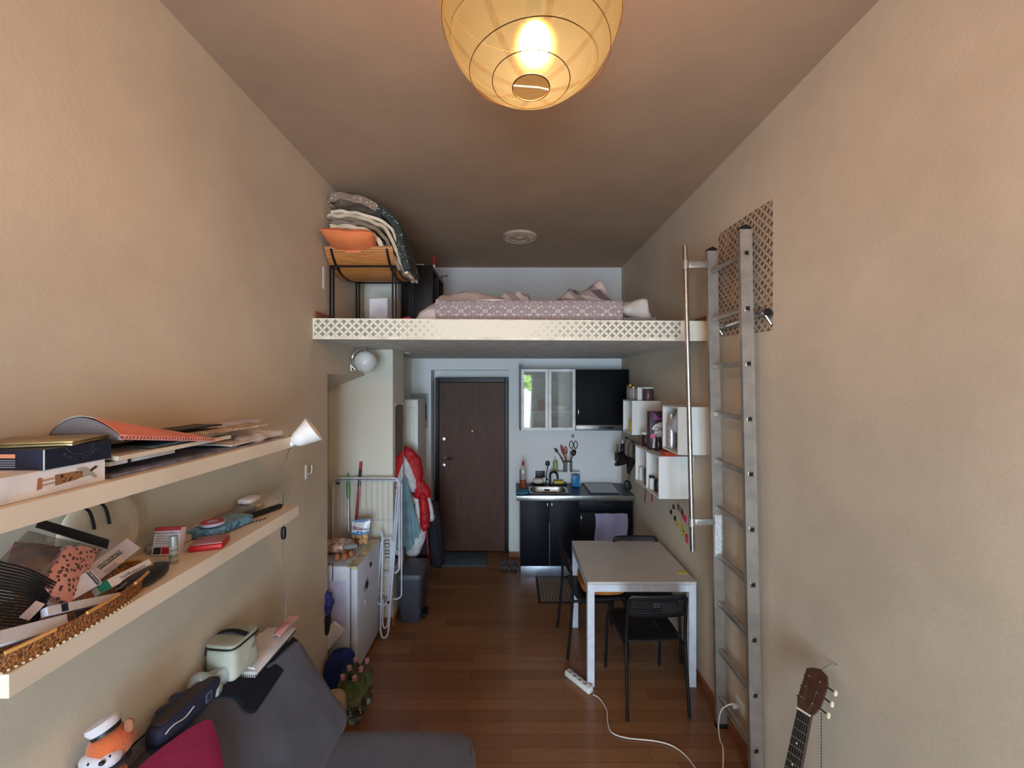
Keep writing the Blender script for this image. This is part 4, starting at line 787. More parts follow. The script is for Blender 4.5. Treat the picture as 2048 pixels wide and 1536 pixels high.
# floor mats, sandals, power strip
t = thing('kitchen_mat', 'striped beige mat with a dark border on the floor before the sink', 'mat', (.6, 4.1, 0))
part('mat', MB().box((.285, 3.88, 0.001), (1.0, 4.37, .008)), stripe_mat('mat_stripes', (140, 124, 110), (104, 90, 80), .03, 0, .5, .9), t, None)
part('border', MB().box((.268, 3.86, .001), (.284, 4.37, .01)).box((.268, 3.86, .001), (1.0, 3.879, .01)).box((.268, 4.371, .001), (1.0, 4.374, .01)), M('mat_border', (44, 30, 28), .9), t, None)
solo('door_mat', MB().box((-.89, 4.63, .001), (-.285, 5.0, .016), .004), M('mat_grey_teal', (82, 98, 104), .95, bump=(160, .6)), 'grey-blue rectangular doormat before the entrance door', 'doormat')
for k, (x, lb) in enumerate(((-.075, 'grey strapped sandal left of its pair by the kitchen cabinet'), (.03, 'grey strapped sandal touching the kitchen cabinet side'))):
    t = thing('sandal', lb, 'sandal', (x, 4.6, 0), 'pair of sandals', 0, local=True)
    def sole(z): return [(.045*math.sin(a)*(1+.12*math.cos(a)), .12*math.cos(a), z) for a in [2*PI*i/24 for i in range(24)]]
    part('sole', MB().prism(sole(0.001), (0, 0, .022)), M('sole_dark', (50, 46, 44), .9), t)
    part('footbed', MB().prism([(a*.86, b*.9, .0235) for a, b, c in sole(0)], (0, 0, .003)), M('footbed_grey', (120, 112, 106), .9), t)
    for y in (.06, .01, -.08): part('strap', MB().tube(arc((0, y, .016), .045, 0, PI, 10, (1, .15, 0), (0, 0, .9)), .007, 6), M('strap_grey', (84, 84, 88), .9), t)
A, B = PZ(1137, 1352, 0), PZ(1178, 1385, 0); A.z = B.z = 0
fx = frame((A+B)/2, (B-A), (0, 0, 1).__class__((0, 0, 1)) if 0 else (-(B-A).y, (B-A).x, 0)); L = (B-A).length/2
t = thing('power_strip', 'white four-socket power strip lying on the wood floor', 'power strip', (A+B)/2)
part('body', MB().box((-L-.02, -.026, .001), (L+.02, .026, .042), .012, 3, fx), WHITE, t)
for k in range(4): 
    so = part('socket', MB().lathe([(.019, .0415), (.019, .044), (.016, .044), (.016, .0425), (0, .0425)], (0, 0, 0), 18, fx @ Matrix.Translation((-L+.02+.047*k, 0, 0))), M('socket_white', (200, 202, 206), .5), t)
    part('pin_hole', MB().box((-L+.012+.047*k, -.008, .043), (-L+.028+.047*k, -.004, .0436), 0, 1, fx).box((-L+.012+.047*k, .004, .043), (-L+.028+.047*k, .008, .0436), 0, 1, fx), BLACKP, so)
pts = [PZ(*q, .008) for q in ((1186, 1389), (1200, 1398), (1213, 1420), (1216, 1448), (1225, 1466), (1255, 1476), (1310, 1482), (1345, 1492), (1372, 1512), (1393, 1540), (1420, 1580))]
pts2 = [V((1.10, 2.02, .008)), V((1.06, 2.06, .008))]
solo('extension_cord', MB().tube(smoothp(pts, 6), .0035, 8), M('cord_white', (220, 214, 206), .5), 'white cord running from the power strip across the floor', 'cord')
t = thing('wall_outlet', 'white wall outlet low on the right wall behind the ladder', 'outlet', (XR, 2.3, .35))
p = PX(1482, 1412, XR); part('plate', MB().box((XR-.008, p.y-.045, p.z-.04), (XR-.001, p.y+.045, p.z+.04), .003), WHITE, t)
cp = [p+V((-.025, 0, 0)), P(1462, 1408, 2.33), P(1443, 1420, 2.33), P(1437, 1450, 2.3), P(1440, 1480, 2.25)]
e = PZ(1446, 1500, .01); cp += [P(1446, 1497, 2.2), V((1.12, 2.12, .06)), V((1.08, 2.09, .01)), V((1.02, 2.02, .008))]
solo('plug_cord', MB().tube(smoothp(cp, 6), .0035, 8).tube([p+V((-.012, 0, 0)), p+V((-.05, 0, 0))], .014, 10), MC['cord_white'], 'white plug and cord hanging from the outlet behind the ladder', 'cord')

# ================================================================== GUITAR
t = thing('acoustic_guitar', 'dark wood guitar leaning on the right wall with its headstock up', 'guitar', (1.05, 1.55, 0))
top = PX(1643, 1340, 1.285); nut = P(1608, 1422, 1.56); 
nut.x = 586/800*1.60; nut.y = 1.60; nut.z = CAMZ-(1424-764)/800*1.60
ax = (P(1580, 1560, 1.545)-nut).normalized()       # down the neck
nrm = V((-.80, -.45, .25)); nrm = (nrm-ax*nrm.dot(ax)).normalized(); sd = ax.cross(nrm).normalized()
if sd.x < 0: sd = -sd
def gm(l, s_, h): return nut+ax*l+sd*s_+nrm*(h-max(0, -l)*.30)
def gpr(poly, h0, h1): return MB().prism([gm(l, s_, h0) for l, s_ in poly], nrm*(h1-h0))
GW = wood_mat('guitar_mahogany', (38, 19, 13), (64, 32, 22), (9, 9, 9), .35, .5)
hk = (top-nut); hl = .165
part('headstock', gpr([(0, -.024), (-.03, -.034), (-.15, -.038), (-hl, -.018), (-.172, .004), (-.16, .03), (-.13, .042), (-.05, .041), (-.02, .034), (0, .024)], -.014, 0.0), GW, t, 30)
part('neck', gpr([(0, -.022), (.46, -.028), (.46, .028), (0, .022)], -.022, -.001), GW, t, 30)
part('fretboard', gpr([(0, -.022), (.52, -.028), (.52, .028), (0, .022)], -.001, .005), M('fretboard_black', (22, 18, 18), .4), t, 30)
part('nut', gpr([(-.004, -.023), (.003, -.023), (.003, .023), (-.004, .023)], 0, .008), M('bone', (220, 214, 200), .5), t, 30)
for k in range(13):
    l = .63*(1-2**(-(k+1)/12)); part('fret', gpr([(l-.001, -.022-.006*l/.46), (l+.001, -.022-.006*l/.46), (l+.001, .022+.006*l/.46), (l-.001, .022+.006*l/.46)], .005, .0062), STEEL, t, None)
for l in (.115, .19, .255): part('inlay_dot', MB().lathe([(0, .0052), (.0035, .0056), (0, .0058)], gm(l, 0, 0), 10, frame((0,0,0), sd, -ax) if 0 else Matrix((sd, ax, nrm)).transposed().to_4x4()), M('pearl', (225, 222, 214)), t, None)
RT = Matrix((sd, ax, nrm)).transposed().to_4x4()
for k in range(3):
    l = -.045-.042*k
    for s_ in (-1, 1):
        part('tuning_post', MB().lathe([(.003, 0), (.003, .01), (0, .01)], gm(l, s_*.02, 0), 8, RT), STEEL, t)
        pg = part('tuning_peg', MB().tube([gm(l+.005, s_*.03, -.02), gm(l+.01, s_*(.058 if s_ > 0 else .046), -.02)], .003, 6), BLACKM, t)
        if s_ > 0: part('peg_button', MB().lump(gm(l+.012, s_*.066, -.02), (.013, .024, .009), .8, X=RT, nu=14, nv=8), M('button_ivory', (226, 214, 178), .4), pg)
# body below (outside the frame, only hinted): figure-eight box
bl = [(l, w_) for l, w_ in ((.44, .0), (.44, .08), (.5, .13), (.57, .12), (.64, .105), (.72, .15), (.82, .185), (.9, .15), (.93, .05))]
outl = [(l, w_) for l, w_ in bl]+[(l, -w_) for l, w_ in bl[::-1]]
sc_ = lambda l: .44+(l-.44)*.92
mb = MB().prism([gm(sc_(l), w_*.8, -.0795) for l, w_ in outl[1:-1]], nrm*.074); part('body', mb, wood_mat('guitar_top', (120, 70, 36), (160, 100, 56), (9, 9, 9), .35, .5), t, 30)
STR = M('string', (150, 140, 120), .4, 1)
for k in range(6): part('string', MB().tube([gm(-.045-.042*(k % 3), (-.02 if k < 3 else .02), .006), gm(0, -.018+.0072*k, .009), gm(.6, -.023+.0092*k, .013)], .0006, 4), STR, t)
ht = gm(-.172, .004, -.007)
solo('wall_hook', MB().tube([ht+V((0, 0, -.002))]+[V((XR-.002, ht.y+.012, ht.z+.02)), V((XR-.002, ht.y-.01, ht.z+.022)), ht+V((0.01, -.004, 0))], .0015, 5), STEEL, 'thin wire hook on the right wall above the guitar headstock', 'hook')
q = gm(.0, .05, -.02); mb = MB()
for k in range(60): mb.lump((1.245, 1.605, .81-.0125*k), (.005, .005, .009), 1, nu=6, nv=5)
solo('bead_chain', mb, M('chain_brown', (80, 60, 44), .5, .5), 'thin beaded chain dangling behind the guitar neck', 'chain')
# ================================================================== LEFT WALL SHELVES
SXF = -1.03; UT_, LT_ = 1.883, 1.54; SE = 1.94
solo('floating_shelf', MB().box((XL+.0005, .45, UT_-.05), (SXF, SE-.02, UT_), .001, 1), SHELF, 'long pale floating shelf on the left wall, the upper one', 'shelf', None, None)
solo('floating_shelf', MB().box((XL+.0005, .82, LT_-.05), (SXF, SE, LT_), .001, 1), SHELF, 'pale floating shelf on the left wall, the lower one', 'shelf', None, None)
INK = M('ink_dark', (40, 44, 56)); INKL = M('ink_pale', (190, 196, 206)); NAVY = M('card_navy', (26, 32, 52), .5, var=(10, .08))
# shoebox
t = thing('white_shoebox', 'long white cardboard box with a printed figure, under the navy box', 'box', (-1.17, .8, UT_))
SBX = -1.055
part('carton', MB().box((-1.283, .5, UT_+.0005), (SBX, 1.04, UT_+.058), .001, 1), PAPER, t)
sf = frame((SBX+.0004, .955, UT_+.03), (0, 1, 0), (0, 0, 1))
def fig(poly, m_, nm, h=.0003): 
    mb = MB().prism([(x, y, h) for x, y in poly], (0, 0, .0003)); mb.v = [sf @ V(v) for v in mb.v]; part(nm, mb, m_, t, None)
fig([(-.03, -.013), (.012, -.01), (.03, -.006), (.03, .01), (-.03, .012)], spots_mat('leopard_print', (150, 110, 76), (50, 34, 26), 120), 'skirt_print')
fig([(-.055, -.008), (-.03, -.007), (-.03, -.003), (-.055, -.004)], M('skin_print', (196, 150, 124)), 'leg_print'); fig([(-.055, .002), (-.03, .003), (-.03, .007), (-.055, .007)], MC['skin_print'], 'leg_print'); fig([(-.066, -.014), (-.056, -.013), (-.056, .012), (-.064, .012)], M('chair_print', (170, 110, 80)), 'stool_print')
fig([(.03, -.008), (.045, -.006), (.06, -.016), (.064, -.013), (.048, .006), (.036, .017), (.016, .018), (.016, .014), (.03, .011)], M('top_print', (170, 170, 160)), 'shirt_print'); fig([(.048, .001), (.06, .008), (.066, .012), (.06, .015), (.048, .009)], M('hair_print', (70, 40, 30)), 'hair_print')
t = thing('navy_box', 'navy blue card box with pale ring lettering on the white shoebox', 'box', (-1.16, .97, UT_+.058))
NZ0, NZ1 = UT_+.0585, UT_+.104
NB = MB().prism([(-1.05, .90, NZ0), (-1.05, 1.05, NZ0), (-1.275, 1.05, NZ0), (-1.275, .90, NZ0)], (0, 0, NZ1-NZ0)); part('carton', NB, NAVY, t, None)
nf = frame((-1.0496, .975, (NZ0+NZ1)/2), (0, 1, 0), (0, 0, 1)); nn = frame((-1.15, .8996, (NZ0+NZ1)/2), (1, 0, 0), (0, 0, 1))
part('edge_line', MB().box((-1.051, .8985, NZ0), (-1.049, .9005, NZ1)), INKL, t, None)
for k, c_ in enumerate("OEOIS - SIR"[::-1]):
    a = -PI/2+(k-5)*.17; text('ring_letter', c_, .011, nf @ Matrix.Translation((.0+.046*math.cos(a), .034+.044*math.sin(a), .0002)) @ Matrix.Rotation(a-PI/2+PI, 4, 'Z'), M('ink_faded', (70, 76, 92)), t, .0002)
mb = MB().tube([nf @ V((.034*math.cos(a), .034+.034*math.sin(a), .0003)) for a in [PI*1.12+.76*PI*k/14 for k in range(15)]], .0006, 4); part('ring_print', mb, MC['ink_faded'], t)
part('orange_label', MB().box((-.0-.015, .004, 0), (.035, .013, .0005), 0, 1, nn), M('label_orange', (240, 160, 120)), t, None)
for k in range(4): part('text_line', MB().box((-.015, -.002-.005*k, 0), (.035, -.0005-.005*k, .0004), 0, 1, nn), INKL, t, None)
t = thing('gold_tin', 'flat gold metal tin with rounded lid on top of the navy box', 'tin', (-1.15, .98, NZ1))
gx = Matrix.Translation((-1.155, .985, NZ1+.0005)) @ Matrix.Rotation(.32, 4, 'Z')
GOLD = M('tin_gold', (170, 148, 104), .35, .75, var=(14, .15))
part('base', MB().box((-.095, -.066, 0), (.095, .066, .007), .003, 2, gx), GOLD, t); part('lid', MB().box((-.098, -.069, .0072), (.098, .069, .0135), .003, 2, gx), GOLD, t)
part('red_tab', MB().box((.07, .0695, .004), (.085, .071, .011), 0, 1, gx), RED, t)

# paper pile
def slab(nm, lb, cat, x0, x1, y0, y1, z, h, m_, bendy=0, seed=0, grp=None, rz=0, tip=0, z1=None):
    def f(u, v):
        cx_, cy_ = (x0+x1)/2, (y0+y1)/2; dx, dy = (u-.5)*(x1-x0), (v-.5)*(y1-y0)
        zz = z+h+(0 if z1 is None else (z1-z)*v)+bendy*math.sin(u*PI)*(.4+.6*math.sin(v*4+seed))+tip*max(0, u-.7)
        return V((cx_+dx*math.cos(rz)-dy*math.sin(rz), cy_+dx*math.sin(rz)+dy*math.cos(rz), zz))
    return solo(nm, MB().shell(f, 14, 14, h), m_, lb, cat, grp, 50)
U = UT_+.0006
MAGZ = M('magazine_bluegrey', (120, 124, 146), .35, var=(18, .3)); MG2 = M('magazine_green', (70, 82, 60), .4, var=(30, .4))
slab('magazine', 'glossy blue-grey magazine at the bottom of the upper shelf pile', 'magazine', -1.27, -1.06, 1.06, 1.55, U, .009, MAGZ, .0, 1)
slab('paper_sheet', 'grey glossy leaflet lying near the far end of the upper shelf', 'leaflet', -1.26, -1.045, 1.56, 1.85, U, .004, M('leaflet_grey', (150, 146, 150), .4, var=(20, .25)), .0, 2)
U += .02
t = thing('elastic_notebook', 'white notebook with a black elastic band low in the upper shelf pile', 'notebook', (-1.16, 1.16, U+.01))
part('pages', MB().box((-1.25, 1.07, U+.0098), (-1.075, 1.28, U+.022), .001), PAPER, t); part('cover', MB().box((-1.252, 1.068, U+.0222), (-1.073, 1.282, U+.0236), .0005), MG2, t); part('elastic_band', MB().box((-1.0735, 1.12, U+.0092), (-1.0715, 1.128, U+.0245)).box((-1.252, 1.12, U+.0237), (-1.0715, 1.128, U+.0246)), BLACKP, t)
slab('open_magazine', 'open cream-paged magazine with a curled page under the coral notebook', 'magazine', -1.265, -1.05, 1.07, 1.50, U+.025, .012, CREAM, .006, 1.2)
slab('glossy_brochure', 'grey-green glossy brochure on the cream magazine', 'brochure', -1.22, -1.06, 1.18, 1.5, U+.042, .004, M('brochure_teal', (120, 136, 136), .3, var=(12, .25)), .0025, .4)
slab('printed_sheet', 'white printed sheet sloping toward the far shelf end', 'paper', -1.25, -1.06, 1.505, 1.80, U-.008, .005, PAPER, .005, 2, None, .05)
slab('printed_sheet', 'tan-grey newspaper lying over the white printed sheet', 'newspaper', -1.26, -1.10, 1.42, 1.80, U+.042, .008, M('newsprint', (188, 172, 156), .8, var=(40, .2)), .006, 3, None, -.06)
slab('black_folder', 'thin black folder edge behind the coral notebook', 'folder', -1.275, -1.17, 1.38, 1.62, U+.062, .005, BLACKP, .004, 1)
slab('letter_pad', 'pale lilac-white letter pad at the far end of the upper shelf', 'letter pad', -1.272, -1.19, 1.66, 1.90, U+.045, .014, M('paper_lilac', (214, 208, 226), .7), .0, 0, None, 0)
def pages_mat():
    m = bpy.data.materials.new('page_edges'); s = N(m); sp = s.n('ShaderNodeSeparateXYZ'); s.l(s.co(), sp.inputs[0])
    k = s.math('ADD', s.math('MULTIPLY', sp.outputs[2], 330), s.math('MULTIPLY', s.noise(s.co(), 26, 2), 5.0))
    s.col(s.ramp(s.math('FRACT', k), [(.2, (86, 74, 80)), (.5, (190, 178, 178)), (.9, (120, 106, 110))])); s.b.inputs['Roughness'].default_value = .8; return m
# coral spiral notebook, arched open
t = thing('spiral_notebook', 'fat coral spiral notebook arching open on the upper shelf pile', 'notebook', (-1.14, 1.25, U+.06))
def nbz(v): return 1.982-.052*v
def arch(u, v, top=1):
    x = -1.275+u*.235; y = 1.07+v*.34+(1-u)*.03; h = (.060-.040*v)*math.sin(PI*min(1, u*1.0)**.85)**.8 if 0 < u < 1 else 0
    return V((x, y, nbz(v)+.004+h*top))
part('pages', MB().prism([arch(i/16, 0) for i in range(17)], (0, .002, 0)) if 0 else MB().grid(lambda u, v: arch(u, v, .96), 20, 8).grid(lambda u, v: arch(u, v, 0)+V((0, 0, -.003)), 20, 8).grid(lambda u, v: arch(u, 0.01, .96*v)+V((0, 0, -.003*(1-v))), 20, 6).grid(lambda u, v: arch(u, .99, .96*v), 20, 3), pages_mat(), t, 50, 'dark fanned page edges')
CORAL = M('cover_coral', (226, 136, 122), .5)
part('cover', MB().shell(lambda u, v: arch(.60+u*.38, v*.98+.01, 1)+V((0, 0, .003)), 14, 10, .0015), CORAL, t, 50, 'coral cover')
part('back_cover', MB().shell(lambda u, v: arch(u*.60, v*.98+.01, 1)+V((0, 0, .003)), 10, 10, .0015), PAPER, t, 50, 'white cover flap')
mb = MB()
for k in range(34):
    v = k/33; c = arch(.985, v, 1)+V((.004, 0, .002)); mb.tube(arc(c, .0065, 0, 2*PI, 8, (1, .25, 0), (0, .0, 1)), .0012, 4)
part('spiral', mb, CORAL, t)
# clip lamp
t = thing('clip_spot_lamp', 'white cone clip lamp clamped on the far end of the upper shelf', 'clip lamp', (-1.0, 1.92, UT_))
lc = P(594, 880, 1.89); dr = V((.70, .30, .52)).normalized(); X = dr.to_track_quat('Z', 'Y').to_matrix().to_4x4()
part('shade', MB().lathe([(.014, -.02), (.03, -.01), (.04, .012), (.048, .04), (.066, .088), (.064, .088), (.044, .036), (.026, 0), (.0, -.006)], lc, 28, X), M('lamp_white', (236, 232, 226), .35), t)
part('bulb_holder', MB().tube([lc-dr*.05, lc-dr*.012], .014, 12), WHITE, t); part('clamp', MB().tube([lc-dr*.03, V((-1.04, 1.885, UT_+.004)), V((-1.022, 1.885, UT_-.03)), V((-1.05, 1.885, UT_-.06))], .006, 8), BRASS, t)
part('switch', MB().lump(P(567, 1066, 1.93)+V((-.0, 0.0, 0)), (.022, .02, .062), .6), BLACKP, t)
cpts = [V((-1.05, 1.89, UT_-.062)), P(571, 925, 1.95), P(566, 960, 1.955), P(567, 1030, 1.96), P(567, 1066, 1.955), P(566, 1110, 1.96), P(571, 1160, 1.98), P(573, 1200, 2.0), P(570, 1245, 2.0)]
part('cord', MB().tube(smoothp(cpts, 6), .0022, 6), M('cord_grey', (120, 112, 104)), t)
def crumple(nm, lb, p0, p1, w_, h_, m_, seed, cat='bag', amp=.02, fr=22):
    c = (p0+p1)/2; d = p1-p0; X = Matrix.Rotation(math.atan2(d.y, d.x), 4, 'Z'); return solo(nm, MB().lump(c, (d.length, w_, h_), .7, amp, seed, fr, X, 44, 26), m_, lb, cat)
crumple('plastic_wrap', 'crumpled clear plastic wrap beside the clip lamp on the upper shelf', V((-1.09, 1.60, UT_+.022)), V((-1.07, 1.86, UT_+.025)), .06, .034, M('film_clear', (226, 214, 206), .12, alpha=.45), 3)
solo('wall_hook', MB().box((XL+.0002, 2.50, 1.53), (XL+.008, 2.525, 1.62), .003).tube([(XL+.008, 2.524, 1.56), (XL+.02, 2.545, 1.56), (XL+.02, 2.55, 1.61)], .004, 6), WHITE, 'small white plastic hook stuck on the left wall past the shelves', 'hook')
# ------------------------------------------------ lower shelf
L = LT_+.0006
def pbox(p0, p1, w_, h, up=(0, 0, 1), bev=.001):
    d = (p1-p0); n = V(up); n = (n-d.normalized()*n.dot(d.normalized())).normalized(); X = frame((p0+p1)/2, d, n.cross(d)); X = X
    return X, d.length
t = thing('woven_tray', 'oval woven brown tray with beaded rim heaped with packets on the lower shelf', 'tray', (-1.15, .97, L))
def oval(r_, z, tip=0): return lambda a: V((-1.155+(.132*r_)*math.cos(a), .965+.285*r_*math.sin(a), L+z))
part('weave', MB().grid(lambda u, v: oval((.9, .99, 1.0, .97, .83, .0)[round(v*5)], (.0, .001, .040, .042, .006, .006)[round(v*5)])(u*2*PI), 64, 6, cu=True), M('wicker_brown', (132, 84, 44), .7, var=(190, .45), bump=(190, 1.0, .006)), t, 50)
mb = MB()
for k in range(150): a = 2*PI*k/150; mb.lump(oval(1.0, .004)(a), (.006, .006, .006), 1, nu=6, nv=5)
part('bead_rim', mb, M('beads_cream', (214, 190, 150), .5), t)
for k in range(12): a0 = 2*PI*k/12; part('rim_binding', MB().tube([oval(1.0, .042)(a0+.3*j/5) for j in range(6)], .0045, 6), M('rim_gold', (206, 150, 84), .45), t)
t = thing('sun_hat', 'off-white round hat with black strap leaning on the wall over the lower shelf', 'hat', (-1.25, 1.2, L))
hatc = V((XL+.02, 1.24, L+.13)); part('crown', MB().lump(hatc, (.035, .25, .25), .9, .003, 2), M('cap_cream', (212, 194, 168), .8), t)
mb = MB()
for k in range(2): mb.tube(smoothp([hatc+V((.02, -.1+.045*k, .115)), hatc+V((.024, -.06+.045*k, .09)), hatc+V((.026, -.045+.045*k, .03))], 6), .004, 6)
part('strap', mb, BLACKP, t); text('handwriting', 'Amo', .04, frame(hatc+V((.0195, -.02, -.08)), (0, 1, .4), (0, -.4, 1)), BLACKP, t)
# pouches
def quad(a, b, c, d, bulge=0, n=V((.8, -.5, .3)), noise_=.003, seed=0):
    n = V(n).normalized()
    return lambda u, v: a*(1-u)*(1-v)+b*u*(1-v)+c*u*v+d*(1-u)*v+n*(bulge*math.sin(PI*u)*math.sin(PI*v)+noise_*noise.noise(V((u*5, v*5, seed))))
lp = quad(PX(120, 1098, -1.17), PX(180, 1105, -1.19), PX(120, 1215, -1.10), PX(70, 1185, -1.12), .012)
solo('leopard_pouch', MB().shell(lp, 20, 20, .02), spots_mat('leopard_pink', (216, 156, 146), (60, 36, 40), 85, .36), 'pink leopard-print pouch inside the smoky zip bag', 'pouch')
t = thing('zip_bag', 'large smoky clear zip bag with a black closing strip leaning on the wall', 'bag', (-1.2, 1.0, L))
zb = quad(PX(55, 1062, -1.235), PX(205, 1098, -1.235), PX(125, 1222, -1.085), PX(-40, 1160, -1.13), .03, noise_=.012)
part('film', MB().shell(zb, 34, 34, .0012), M('film_smoke', (150, 132, 126), .15, alpha=.5, coat=.6, bump=(40, .6, .01)), t, 60)
part('zip_strip', MB().shell(quad(PX(78, 1038, -1.235), PX(217, 1080, -1.235), PX(213, 1098, -1.232), PX(70, 1055, -1.232), .004), 12, 3, .003), M('strip_black', (34, 28, 28), .35), t)
part('pink_content', MB().shell(quad(PX(20, 1090, -1.215), PX(115, 1100, -1.215), PX(70, 1150, -1.16), PX(5, 1135, -1.17), .01), 14, 14, .012), M('content_mauve', (160, 112, 112), .6, var=(30, .2)), t)
t = thing('black_hair_comb_band', 'black many-stranded hair comb spread over the tray at the photo edge', 'hair comb', (-1.1, .9, L+.05))
for k in range(20):
    y0, y1 = 1124+k*6.6, 1160+k*5.4
    part('tine', MB().tube(smoothp([PX(-60, y0-14, -1.13+.001*k), PX(0, y0, -1.12+.001*k), PX(60, (y0+y1)/2-2, -1.11+.001*k), PX(112-k*2.5, y1+6, -1.105+.001*k)], 5), .0022, 6), BLACKP, t)
def card(nm, lb, p0, p1, w_, th, m_, nrm_, extra=None, cat='box'):
    t = thing(nm, lb, cat, (p0+p1)/2); d = p1-p0; n = V(nrm_); n = (n-d.normalized()*n.dot(d.normalized())).normalized()
    X = frame((p0+p1)/2, d, n.cross(d)); Lh = d.length/2
    part('carton', MB().box((-Lh, -w_/2, -th), (Lh, w_/2, 0), .001, 1, X), m_, t)
    if extra: extra(t, X, Lh)
    return t
FN = (.72, -.45, .5); PM = print_mat('leaflet_print', (220, 220, 230), (184, 188, 212), 150); MAU = M('carton_mauve', (196, 184, 192), .6)
def ent(t, X, Lh):
    part('dark_band', MB().box((-Lh*.72, -.003, .0002), (Lh*.38, .009, .0006), 0, 1, X), M('band_green_black', (40, 56, 58)), t, None); text('brand_text', 'ENTEROLACTIS', .0105, X @ Matrix.Translation((-Lh*.17, .003, .0007)), PAPER, t, .0002)
    part('bean_print', MB().lathe([(0, 0), (.012, .0002), (0, .0004)], X @ V((.002, -.012, .0004)), 16, X.to_3x3().to_4x4(), sy=.6), M('bean_tan', (214, 190, 170)), t)
    for k in range(2): part('text_line', MB().box((-Lh*.7, -.015-.006*k, .0002), (-Lh*.1, -.0135-.006*k, .0005), 0, 1, X), INK, t, None)
card('probiotic_carton', 'mauve-white ENTEROLACTIS carton leaning furthest back in the tray', PX(186, 1148, -1.165), PX(268, 1086, -1.165), .05, .024, MAU, FN, ent)
card('probiotic_carton', 'white ENTEROLACTIS carton lying in front of the mauve one', PX(108, 1200, -1.105), PX(194, 1152, -1.105), .046, .022, PM, FN, lambda t, X, Lh: (part('dark_band', MB().box((Lh-.014, -.021, .0002), (Lh-.004, .021, .0006), 0, 1, X), MC['band_green_black'], t, None), text('brand_text', 'ENTEROLACTIS', .0075, X @ Matrix.Translation((Lh-.009, 0, .0007)) @ Matrix.Rotation(-PI/2, 4, 'Z'), PAPER, t, .0002)))
def teal(t, X, Lh):
    part('teal_end', MB().box((-Lh, -.0125, .0002), (-Lh+.03, .0125, .0006), 0, 1, X), M('teal_print', (20, 140, 130)), t, None); text('lettering', 'hairfluidnorm', .014, X @ Matrix.Translation((.02, 0, .0006)), M('ink_grey2', (120, 116, 120)), t, .0002)
card('ointment_carton', 'slim white carton with a teal end at the right of the tray', PX(196, 1179, -1.10), PX(303, 1124, -1.10), .026, .018, PAPER, FN, teal)
card('ointment_carton', 'slim white carton with a navy patch on its left end', PX(95, 1222, -1.065), PX(248, 1190, -1.065), .02, .016, PM, FN, lambda t, X, Lh: part('navy_patch', MB().box((-Lh+.03, -.009, .0002), (-Lh+.045, .009, .0006), 0, 1, X), NAVY, t, None))
card('leaflet_carton', 'white carton covered in fine print at the very front of the tray', PX(-30, 1284, -1.055), PX(136, 1240, -1.055), .03, .022, PM, FN)
card('clear_blister', 'small clear grey blister pack leaning above the front carton', PX(48, 1238, -1.08), PX(82, 1204, -1.08), .02, .004, M('blister_grey', (150, 146, 156), .2, alpha=.7), FN, None, 'blister pack')
card('dark_phone', 'glossy dark flat phone among the cartons in the tray', PX(150, 1236, -1.062), PX(246, 1212, -1.062), .03, .008, M('phone_dark', (50, 56, 66), .12, coat=.8), FN, None, 'phone')
solo('glasses_case', MB().lump((-1.085, 1.185, L+.022), (.06, .155, .044), .6, 0, 0, 6, Matrix.Rotation(.12, 4, 'Z')), M('case_black', (36, 34, 34), .35), 'black rounded glasses case at the right end of the tray', 'glasses case')
solo('bead_bracelet', MB().tube([PX(232+k*9, 1180-k*5.2+2*math.sin(k*2), -1.075) for k in range(9)], .003, 6), M('beads_silver', (190, 190, 190), .15, .9), 'silver beaded bracelet lying against the glasses case', 'bracelet')
# card box etc
t = thing('nail_kit_box', 'white card box with a red top and dark swatches upright on the lower shelf', 'box', (-1.19, 1.4, L))
bx = frame((-1.193, 1.385, L+.0465), (1, .12, 0), (0, .22, 1))
part('carton', MB().box((-.042, -.046, -.026), (.042, .046, 0), .001, 1, bx), M('card_lilac', (216, 210, 220), .6), t); part('red_top', MB().box((-.042, .0462, -.026), (.042, .0475, 0.0), 0, 1, bx).box((-.042, .036, .0002), (.042, .0475, .0008), 0, 1, bx), M('card_red', (168, 52, 60)), t, None)
part('swatch', MB().box((-.037, -.04, .0002), (-.014, -.018, .0007), 0, 1, bx), INK, t, None); part('swatch', MB().box((-.011, -.04, .0002), (.014, -.018, .0007), 0, 1, bx), RED, t, None); part('swatch', MB().box((.017, -.04, .0002), (.038, -.018, .0007), 0, 1, bx), M('swatch_grey', (150, 150, 160)), t, None)
text('lettering', 'MAKE IT OR BREAK IT', .0085, bx @ Matrix.Translation((0, .028, .0004)), INK, t, .0002)
for k in range(4): part('text_line', MB().box((-.036, .018-.008*k, .0002), (.03-.008*(k % 2), .0195-.008*k, .0005), 0, 1, bx), MC['ink_grey2'], t, None)
t = thing('lip_balm_tube', 'small upright green-grey tube in front of the red-topped box', 'tube', (-1.118, 1.33, L))
part('body', MB().lathe([(0, 0), (.012, 0), (.012, .056), (0, .056)], (-1.118, 1.325, L), 16), stripe_mat('balm_green', (134, 148, 134), (176, 182, 172), .02, 2), t); part('cap', MB().lathe([(.0122, .0565), (.0118, .09), (0, .091)], (-1.118, 1.325, L), 16), M('cap_silver', (186, 194, 194), .3, .5), t)
rx = Matrix.Translation((-1.10, 1.46, L)) @ Matrix.Rotation(.35, 4, 'Z')
t = thing('red_tin', 'flat red tin with a grey lid lying on the lower shelf', 'tin', (-1.1, 1.46, L)); part('base', MB().box((-.052, -.045, 0), (.052, .045, .02), .006, 3, rx), RED, t); part('lid', MB().box((-.05, -.043, .0202), (.05, .043, .026), .003, 2, rx), M('tin_grey_red', (168, 110, 110), .35), t)
wx = Matrix.Translation((-1.17, 1.62, L)) @ Matrix.Rotation(-.2, 4, 'Z')
